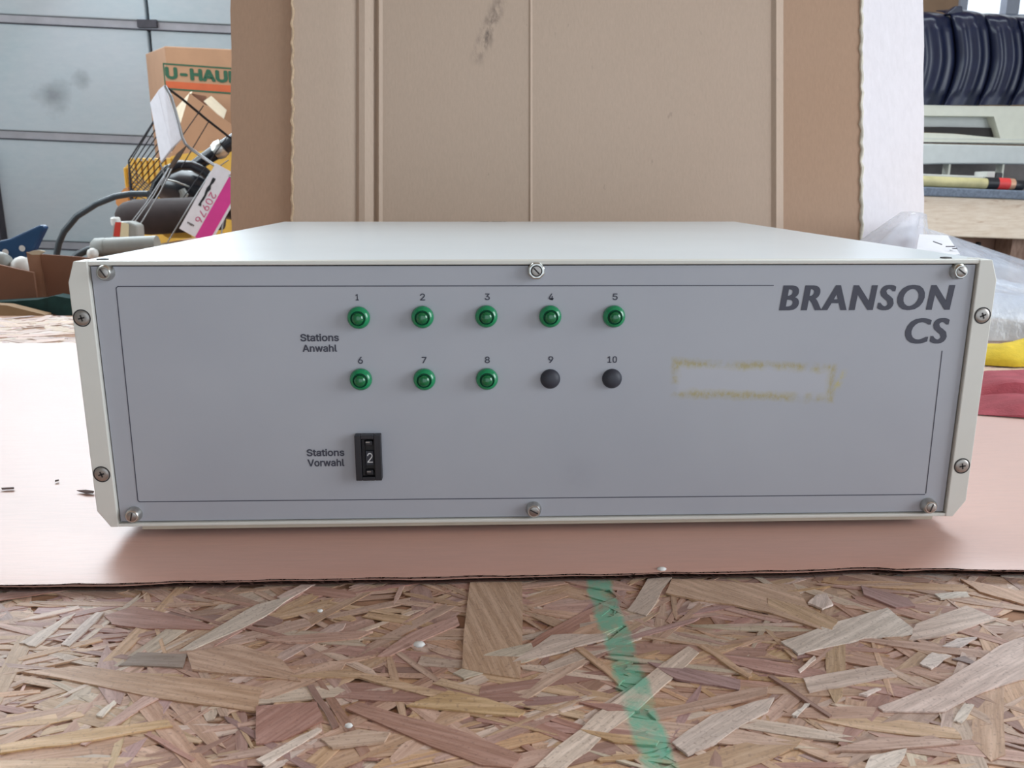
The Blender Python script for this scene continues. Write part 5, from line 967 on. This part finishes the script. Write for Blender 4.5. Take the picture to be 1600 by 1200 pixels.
# long hose arching against the garage door
hp = [(232, 303), (205, 303), (180, 307), (150, 319), (120, 338), (100, 362), (92, 380), (88, 400), (87, 425), (87, 470)]
single('air_hose', MB().tube([onY(a, b, 1.75-0.0*i) for i, (a, b) in enumerate(hp)], 0.0078, 12), M['hose'], 'dark grey hose arching down in front of the metal door', 'hose', smooth=60)
# grey cable gland on a hose end, and the bottle behind it
Y9 = 1.45
cg = thing('hose_connector', onY(190, 388, Y9), 'grey cylindrical plastic connector lying beside the bottle, dark cable in its end', 'connector')
a, b = onY(160, 386, Y9), onY(246, 382, Y9)
obj('barrel', MB().tube([a, b], 0.0195, 20), M['greyplastic'], cg, smooth=40)
a, b = onY(145, 387, Y9), onY(166, 386, Y9)
obj('end_cap', MB().tube([a, a+(b-a)*.25, b], [0.014, 0.020, 0.0205], 20), M['greyplastic'], cg, smooth=40)
obj('cable', MB().tube([onY(p, q, Y9+.01) for p, q in ((148, 388), (136, 391), (124, 397), (108, 410))], 0.008, 10), M['hose'], cg, smooth=60)
single('foam_ball', MB().lathe([(0.004, 0), (0.010, 0.004), (0.012, 0.011), (0.010, 0.019), (0.003, 0.023)], 18, Vector((onY(146, 404, 1.425).x, 1.425, zsup))), M['whiteplastic'], 'small white knob under the end of the grey connector', 'knob', smooth=60)
Y10 = 1.60
bt = thing('oil_bottle', onY(190, 380, Y10), 'small grey bottle with white cap and red label, left of the wire basket', 'bottle')
a, b = onY(172, 380, Y10), onY(216, 352, Y10)
pts = [onY(170, 384, Y10), onY(216, 384, Y10), onY(214, 352, Y10), onY(200, 346, Y10), onY(176, 347, Y10)]
pts[0].z = pts[1].z = zsup
bb = obj('bottle_body', MB().prism(pts, (0, 0.045, 0)), M['greyplastic'], bt, bevel=0.006, seg=3)
cA2 = onY(181, 348, Y10+.02); obj('bottle_cap', MB().lathe([(0.010, -0.006), (0.011, 0), (0.011, 0.010), (0.008, 0.013)], 18, cA2), M['whiteplastic'], bt, smooth=40)
obj('red_label', MB().prism(q3(Y10-.001, (177, 369), (187, 370), (189, 347), (180, 347)), (0, 0.001, 0)), M['red'], bb)
obj('cream_label', MB().prism(q3(Y10-.001, (187.5, 370), (201, 370), (201, 350), (189.5, 347)), (0, 0.001, 0)), M['cream'], bb)

# open cardboard tray close behind the bench, at the left edge
Y11 = 0.98
tr = thing('cardboard_tray', (-0.75, Y11+0.1, TZ), 'open brown cardboard tray with torn corners at the far left, behind the bench', 'cardboard box')
p = q3(Y11, (-60, 470), (-60, 408), (0, 415), (50, 425), (55, 470))
zt0 = TZ
def down(pp): return [Vector((v.x, v.y, zt0)) for v in pp]
l1 = q3(Y11, (-90, 398), (0, 414), (52, 426)); 
mb = MB().prism([l1[0], l1[1], l1[2], Vector((l1[2].x, Y11, zt0)), Vector((l1[0].x, Y11, zt0))][::-1], (0, 0.005, 0)); obj('tray_front', mb, M['traycard'], tr)
r1 = [onY(41, 394, Y11+.02), onY(62, 397, Y11+.03), onY(72, 470, Y11+.0), onY(58, 470, Y11-.01)]
obj('torn_corner', MB().prism([r1[0], r1[1], Vector((r1[2].x, Y11+.01, zt0)), Vector((r1[3].x, Y11-.006, zt0))][::-1], (0, 0.004, 0)), mat('tray_card_inside', (140, 102, 80), 0.85), tr)
r2 = q3(Y11+.03, (61, 397), (118, 401), (190, 408))
obj('tray_side', MB().prism([r2[0], r2[1], r2[2], Vector((r2[2].x, Y11+.03, zt0)), Vector((r2[0].x, Y11+.03, zt0))][::-1], (0, 0.005, 0)), M['traycard'], tr)
k0 = onY(-90, 380, Y11+.35); 
obj('tray_back', MB().box(l1[0].x, r2[2].x, Y11+.34, Y11+.345, zt0, zt0+0.12), M['traycard'], tr)
obj('tray_bottom', MB().box(l1[0].x, r2[2].x, Y11+.036, Y11+.34, zt0, zt0+0.004), M['traycard'], tr)
# frayed pale edge of the tray corner
obj('frayed_edge', MB().prism(q3(Y11+.015, (42, 395), (50, 392), (62, 391), (70, 393), (62, 398), (50, 398)), (0, 0.004, 0)), M['paleboard'], tr)

# blue fin-shaped plastic bracket with holes
Y12 = 1.12
bf = thing('blue_bracket', onY(20, 430, Y12), 'dark blue fin-shaped plastic bracket with holes in the cardboard tray', 'bracket')
pts = [(-40, 440), (-40, 384), (0, 376), (14, 373), (62, 351), (68, 353), (69, 357), (60, 375), (52, 392), (40, 396), (43, 412), (44, 440)]
obj('fin', MB().prism(q3(Y12, *pts)[::-1], (0, 0.018, 0)), M['blue'], bf, bevel=0.004)
for a, b, r in ((9, 394, .0050), (35, 388, .0048)):
    obj('bolt_hole', MB().lathe([(r, 0.0006), (r*1.15, 0.0012), (r*.6, 0.0012)], 16, onY(a, b, Y12), 'Y'), M['whiteplastic'], bf, smooth=40)
for i, (a, b, r, lb) in enumerate(((35, 418, .019, 'white ribbed knob in front of the blue bracket in the tray'), (2, 412, .020, 'pale knob at the photo\'s left edge beside the blue bracket'))):
    c0 = onY(a, b, 1.06)
    single('plastic_ball', MB().lathe([(r*.5, -r), (r*.9, -r*.5), (r, 0), (r*.85, r*.5), (r*.5, r*.85), (r*.1, r)], 20, c0), M['whiteplastic'] if i == 0 else M['greyplastic'], lb.replace('knob', 'ball'), 'ball', smooth=60)
# green cloth and a board under the tray
c0 = q3(0.93, (-60, 475), (60, 468), (85, 462), (130, 470), (130, 500), (60, 487), (0, 478), (-60, 476))
single('green_cloth', MB().prism(c0[::-1], (0, 0.03, 0)), M['greencloth'], 'strip of dark green cloth under the cardboard tray', 'cloth', bevel=0.006)
single('scrap_board', MB().prism(q3(0.90, (-60, 474), (10, 477), (70, 492), (70, 540), (-60, 540))[::-1], (0, 0.02, 0)), mat('scrap_tan', (160, 130, 98), 0.8, var=0.12, vscale=30), 'tan scrap board under the green cloth at the left edge', 'board')

# ================================================================== RIGHT BACKGROUND: loaded shelf
YS = 2.30
sh_ = thing('storage_shelf', (2.0, YS+0.25, 0), 'pine storage shelf with blue-grey carpet on top, behind the right side of the bench', 'shelf')
za = onY(1440, 306, YS).z; zb3 = onY(1440, 368, YS).z; zc_ = onY(1440, 292, YS).z
sx0 = onY(1300, 330, YS).x; sx1 = 3.2
slp = -0.035
def tilt(mb):
    for v in mb.v: v.z += slp*(v.x - onY(1440, 330, YS).x)
    return mb
obj('front_beam', tilt(MB().box(sx0, sx1, YS, YS+0.045, zb3, za)), M['lumber'], sh_, bevel=0.004)
obj('carpet_top', tilt(MB().box(sx0, sx1, YS-0.012, YS+0.75, za, zc_)), M['carpet'], sh_, bevel=0.004)
for a in (onY(1567, 400, YS+.1).x, sx1-0.1, sx0+0.02):
    obj('post', MB().box(a, a+0.045, YS+0.06, YS+0.15, 0, zb3-0.005), M['oldlumber'], sh_)
obj('lower_panel', MB().box(sx0, sx1, YS+0.16, YS+0.18, 0.3, zb3-0.02), mat('brown_hardboard', (150, 116, 100), 0.8, var=0.1, vscale=10), sh_)
obj('bolt', MB().lathe([(0.007, 0), (0.007, 0.012), (0.004, 0.015)], 12, onY(1527, 381, YS+.16), 'Y'), M['slotdark'], sh_)

# tubes lying on the carpet
def ztop(x): return zc_ + slp*(x - onY(1440, 330, YS).x)
yt = thing('yellow_tube', onY(1500, 290, YS+.03), 'yellowed round tube with black collar and red tape, lying on the carpeted shelf', 'tube')
def tube_seg(name, a, b, r, material, dy=0.035, root=yt, n=18):
    xa_, xb_ = onY(a, 285, YS+dy).x, onY(b, 285, YS+dy).x
    obj(name, MB().tube([Vector((xa_, YS+dy, ztop(xa_)+r+.0005)), Vector((xb_, YS+dy, ztop(xb_)+r+.0005))], r, n), material, root, smooth=40)
tube_seg('tube_body', 1380, 1545, 0.0175, M['yellowtube']); tube_seg('black_collar', 1540, 1557, 0.0195, M['black_plastic'])
tube_seg('red_tape', 1556, 1575, 0.0190, M['redtape']); tube_seg('copper_end', 1574, 1583, 0.0185, mat('copper_ring', (205, 160, 130), 0.35, 0.3))
xc = onY(1590, 288, YS+.03).x
obj('end_cap', MB().lathe([(0.0150, -0.02), (0.0165, -0.018), (0.0165, 0.018), (0.0150, 0.02)], 20, Vector((xc, YS+.035, ztop(xc)+.0170)), 'X'), M['black_plastic'], yt, smooth=40)
wt = thing('white_channel', onY(1500, 275, YS+.10), 'white rectangular channel lying behind the yellowed tube, open black end', 'channel')
xa_, xb_ = onY(1380, 275, YS+.10).x, onY(1541, 275, YS+.10).x
zz = onY(1440, 281, YS+.10).z; zz1 = onY(1440, 271, YS+.10).z
mb = MB().box(xa_, xb_, YS+.09, YS+.14, zz-0.03, zz1); 
for v in mb.v: v.z += slp*(v.x-onY(1440, 330, YS).x)
obj('channel_body', mb, M['whitetube'], wt, bevel=0.002)
a, b = onY(1540, 281, YS+.08), onY(1556, 268, YS+.08)
obj('end_bracket', MB().box(a.x, b.x-0.004, YS+.075, YS+.15, a.z-0.03, b.z), M['whitetube'], wt, bevel=0.002)
a, b = onY(1553, 282, YS+.09), onY(1566, 270, YS+.09)
obj('end_socket', MB().box(a.x, b.x, YS+.085, YS+.14, a.z-0.02, b.z), M['black_plastic'], wt, bevel=0.003)

# ivory plastic cover with a long recessed slot
Y20 = YS+0.30
cv = thing('ivory_cover', (onY(1520, 250, Y20).x, Y20, zc_), 'ivory plastic housing with a dark recessed handle slot, on the shelf under the black tubs', 'plastic housing')
def Q(*pp): return q3(Y20, *pp)
outer = [(1380, 164), (1640, 168), (1640, 226), (1380, 221)]
slot = [(1380, 180), (1553, 182), (1563, 216), (1490, 209), (1430, 207), (1380, 207)]
mb = MB()
mb.prism(Q((1380, 163), (1380, 180), (1553, 182), (1640, 183), (1640, 168)), (0, 0.05, 0))
mb.prism(Q((1553, 182), (1563, 216), (1640, 220), (1640, 183)), (0, 0.05, 0))
mb.prism(Q((1380, 207), (1380, 221), (1640, 226), (1640, 220), (1563, 216), (1490, 209), (1430, 207)), (0, 0.05, 0))
obj('cover_shell', mb, M['beigecover'], cv)
obj('slot_back', MB().prism(q3(Y20+.045, (1370, 178), (1370, 201), (1470, 199), (1560, 201), (1560, 180)), (0, 0.01, 0)), M['greycover'], cv)
obj('slot_shadow_gap', MB().prism(q3(Y20+.035, (1370, 199), (1370, 208), (1440, 206), (1500, 209), (1566, 217), (1562, 200), (1470, 198)), (0, 0.01, 0)), M['slotdark'], cv).name = 'slot_shadow'  # dark sheet serves as the shadow inside the handle slot
for yy in (215, 221):
    obj('moulded_line', MB().prism(q3(Y20-.001, (1380, yy), (1380, yy+.9), (1640, yy+3.9), (1640, yy+3)), (0, 0.002, 0)), M['darkrail'] if yy == 221 else M['greycover'], cv)
obj('top_face', MB().box(Q((1380, 163))[0].x, Q((1640, 163))[0].x, Y20, Y20+.3, Q((1380, 164))[0].z-0.01, Q((1380, 163))[0].z-0.004), M['beigecover'], cv)
Y21 = YS+0.26
gv = thing('grey_bumper', (onY(1520, 250, Y21).x, Y21, zc_), 'pale grey moulded panel resting below the ivory housing, small legs under it', 'plastic panel')
pts = [(1380, 223), (1380, 259), (1470, 256), (1560, 256), (1640, 257), (1640, 229)]
obj('panel_face', MB().prism(q3(Y21, *pts), (0, 0.06, 0)), M['greycover'], gv, bevel=0.004)
for a in (1483, 1567):
    p0, p1 = onY(a, 256, Y21+.01), onY(a+3, 256, Y21+.01)
    obj('support_leg', MB().box(p0.x, p1.x, Y21+.01, Y21+.05, ztop(p0.x), p0.z+0.004), M['beigecover'], gv)
# things in the dark gap under it
p0 = onY(1380, 254, YS+.55); p1 = onY(1640, 285, YS+.55)
single('grey_board', MB().box(p0.x, p1.x, YS+.55, YS+.57, ztop(p1.x), p0.z+.02), mat('gap_grey_board', (134, 128, 126), 0.8), 'grey board lying far back on the shelf, seen under the grey panel', 'board')

# nested black plastic tubs on their side
Y22 = YS+0.42
zt1 = onY(1500, 166, Y22).z
edges = [1418, 1478, 1528, 1574, 1624]
lbls = ['glossy black ribbed plastic tub next to the white cardboard flap', 'black ribbed plastic tub, second from the cardboard flap', 'black ribbed plastic tub under the bright window, third from the flap', 'black ribbed plastic tub cut by the photo\'s right edge']
tops = [12, 10, 17, 22]
for k in range(4):
    xa_, xb_ = onY(edges[k], 90, Y22).x, onY(edges[k+1]+6, 90, Y22).x
    ztp = onY(1500, tops[k], Y22).z
    tb_ = thing('plastic_tub', ((xa_+xb_)/2, Y22, zt1), lbls[k], 'tub', 'black tubs nested on the shelf')
    def surf(u, v, xa_=xa_, xb_=xb_, ztp=ztp, k=k):
        z = zt1 + (ztp-zt1)*v
        bow = 0.030*math.sin(math.pi*min(1, max(0, v*1.05)))*(1-v*0.5) - 0.028*max(0, v-0.45)
        x = xa_ + (xb_-xa_)*u + bow
        rib = 0.010*(math.sin(u*math.pi*3+0.4)**2)*(1 if 0.12 < v < 0.8 else 0.3)
        y = Y22 - k*0.016 - 0.05*math.sin(math.pi*(0.15+0.8*u))*(0.6+0.4*math.sin(math.pi*v)) - rib + 0.10*max(0, v-0.86)/0.14*max(0, v-0.86)/0.14
        return (x, y, z)
    mb = MB().grid(surf, 36, 30); n0 = len(mb.v); fs = list(mb.f)
    mb.v += [p + Vector((0, 0.014, 0)) for p in mb.v[:n0]]; mb.f += [tuple(i+n0 for i in q[::-1]) for q in fs]
    cols = 37; rows = 31
    ring = [i for i in range(cols)] + [j*cols+cols-1 for j in range(1, rows)] + [(rows-1)*cols+i for i in range(cols-2, -1, -1)] + [j*cols for j in range(rows-2, 0, -1)]
    mb.f += [(ring[i], ring[i]+n0, ring[(i+1) % len(ring)]+n0, ring[(i+1) % len(ring)]) for i in range(len(ring))]
    obj('tub_shell', mb, M['blacktub'], tb_, smooth=60)
    rim_path = [Vector(surf(1.0, v/20)) + Vector((0.002, -0.004, 0)) for v in range(1, 19)]
    obj('rolled_rim', MB().tube(rim_path, 0.006, 8), M['blacktub'], tb_, smooth=60)
    if k == 1:
        p0 = onY(1494, 12, Y22-.03)
        obj('handle_lug', MB().prism(q3(Y22-.02, (1478, 22), (1494, 9), (1504, 9), (1506, 24)), (0, 0.03, 0))if False else MB().prism(q3(Y22-.02, (1506, 24), (1504, 9), (1494, 9), (1478, 22)), (0, 0.03, 0)), M['blacktub'], tb_, bevel=0.004)

# ================================================================== BAG AND CLOTHS right of the enclosure
def bag_mat():
    t = NT('clear_polythene'); v = t.coord('Object')
    n1 = t.noise(v, 28, 4, 0.6); t.bump(n1, 0.5, 0.006)
    t.base(lin((228, 236, 248))); t.b.inputs['Roughness'].default_value = 0.18
    tr_ = t.n('ShaderNodeBsdfTransparent'); mx = t.n('ShaderNodeMixShader')
    fac = t.ramp(t.noise(v, 14, 3), 0.30, 0.75)
    t.l(t.math('ADD', t.math('MULTIPLY', fac, 0.42), 0.22), mx.inputs[0]); t.l(tr_.outputs[0], mx.inputs[1]); t.l(t.b.outputs[0], mx.inputs[2]); t.l(mx.outputs[0], t.out.inputs[0])
    return t.m
M['bag'] = bag_mat()
bag = thing('plastic_bag', (0.46, 0.32, ZT), 'crumpled clear plastic bag with a white label, lying right of the enclosure', 'bag')
rb = random.Random(11)
waves = [(rb.uniform(8, 26), rb.uniform(8, 26), rb.uniform(0, 6.28), rb.uniform(.3, 1)) for _ in range(9)]
def bagf(u, v, hs=1.0):
    x = 0.285 + 0.60*u
    y0 = 0.36 + 0.18*min(1, max(0, (x-0.36)/0.16)); y1 = 0.475 if x < 0.43 else 0.475+0.26*min(1, (x-0.43)/0.10)
    y = y0 + (y1-y0)*v
    e = max(0.0, min(1, min(u, 1-u, v*0.9, (1-v))*5))**0.45
    h = 0.150 - 0.27*max(0, x-0.42)
    w_ = sum(a*math.sin(x*f+y*g+p) for f, g, p, a in waves)/9
    z = ZT + 0.002 + e*hs*(h*(0.6+0.4*min(1, v*2.0)) + 0.022*w_)
    return (x, y, max(ZT+0.0015, z))
obj('bag_film', MB().grid(bagf, 60, 44), M['bag'], bag, smooth=180)
def inner(u, v):
    p = bagf(0.06+0.88*u, 0.06+0.86*v, 0.62); return (p[0], p[1], p[2]+0.004*math.sin(u*31+v*17))
obj('inner_fold', MB().grid(inner, 40, 30), M['bag'], bag, smooth=180)
# contents: pale wrapping
def cont(u, v):
    p = bagf(0.10+0.8*u, 0.10+0.78*v, 0.45); return p
obj('pale_wrapping', MB().grid(cont, 24, 18), mat('pale_wrap', (204, 212, 226), 0.6, var=0.1, vscale=14), bag, smooth=180)
lq = [onY(1432, 392, .36), onY(1437, 366, .42), onY(1481, 368, .42), onY(1486, 376, .41), onY(1500, 397, .36), onY(1460, 402, .35)]
obj('white_label', MB().prism(lq, (0, 0.0006, 0)), M['paper'], bag)
mb = MB()
for a, b, c, d in ((1458, 378, 1472, 383), (1478, 386, 1492, 386), (1484, 392, 1494, 394), (1457, 391, 1461, 393), (1488, 389, 1496, 389)):
    p0, p1 = onY(a, b, .37), onY(c, d, .37); mb.prism([p0, p1, p1+Vector((0, 0, .0009)), p0+Vector((0, 0, .0009))], (0, 0.0004, 0))
obj('label_print', mb, M['darkrail'], bag)

# yellow cloth
def yel(u, v):
    x = 0.452 + 0.36*u; e = min(1, u*5)
    y = 0.425 - 0.03*min(1, u*6) + 0.012*math.sin(u*7) + (0.075 + 0.02*math.sin(u*5))*v*(0.35+0.65*e)
    h = (0.012 + 0.010*math.sin(u*9+1)**2)*math.sin(math.pi*min(1, .02+v*.98))**0.6*e + 0.006*max(0, math.sin(u*14-v*5))*math.sin(math.pi*v)
    return (x, y, ZT+0.0012+h)
def closed(fn, nu, nv, floor):
    mb = MB().grid(fn, nu, nv); n0 = len(mb.v); fs = list(mb.f)
    mb.v += [Vector((p.x, p.y, floor)) for p in mb.v[:n0]]; mb.f += [tuple(i+n0 for i in q[::-1]) for q in fs]
    c, r = nu+1, nv+1
    ring = list(range(c)) + [j*c+c-1 for j in range(1, r)] + [(r-1)*c+i for i in range(c-2, -1, -1)] + [j*c for j in range(r-2, 0, -1)]
    mb.f += [(ring[i], ring[i]+n0, ring[(i+1) % len(ring)]+n0, ring[(i+1) % len(ring)]) for i in range(len(ring))]
    return mb
single('yellow_cloth', closed(yel, 48, 16, ZT+0.0004), M['yellowcloth'], 'bright yellow cleaning cloth on the bench right of the enclosure', 'cloth', smooth=60)
# folded red cloth
def redf(u, v):
    x = 0.360 + 0.30*u + 0.02*v
    y0 = 0.215 - 0.10*u
    y = y0 + (0.325 - y0)*v
    lay = 0.007 + 0.010*min(1, max(0, (v-0.42)*22)) + 0.003*math.sin(u*8+v*4)
    e = min(1, u*6+.15)*min(1, v*7+.3)*min(1, (1-v)*7+.3)
    return (x, y, ZS+0.0004+lay*e)
single('red_cloth', closed(redf, 40, 24, ZS+0.0006), M['redcloth'], 'folded dusty red cloth lying on the right end of the cardboard sheet', 'cloth', smooth=40)

# ================================================================== SMALL DEBRIS on the bench
chips = [(655, 1009, 0.0017, 'white paint chip near the middle of the bench, below the vertical strand\'s left side'), (500, 955, 0.0009, 'tiny white flake on the bench left of centre, just below the cardboard edge'),
         (545, 1135, 0.0010, 'small white grain beside a dark red strand at the lower centre-left of the bench'), (1035, 894, 0.0016, 'white crumb stuck on the front edge of the reddish cardboard')]
for px_, py_, r, lb in chips:
    z_ = ZS-0.001 if py_ < 900 else ZT+0.0010
    c0 = onZ(px_, py_, z_)
    if py_ < 900: c0 = c0 + Vector((0, 0.002, 0))
    mb = MB().lathe([(r*.7, -0.0003), (r, r*.3), (r*.8, r*.8), (r*.3, r)], 7, c0)
    for v in mb.v: v.x += (v.x-c0.x)*0.5; v.y += random.uniform(-.1, .1)*r
    single('paint_chip', mb, M['whiteplastic'], lb, 'paint chip', smooth=60)
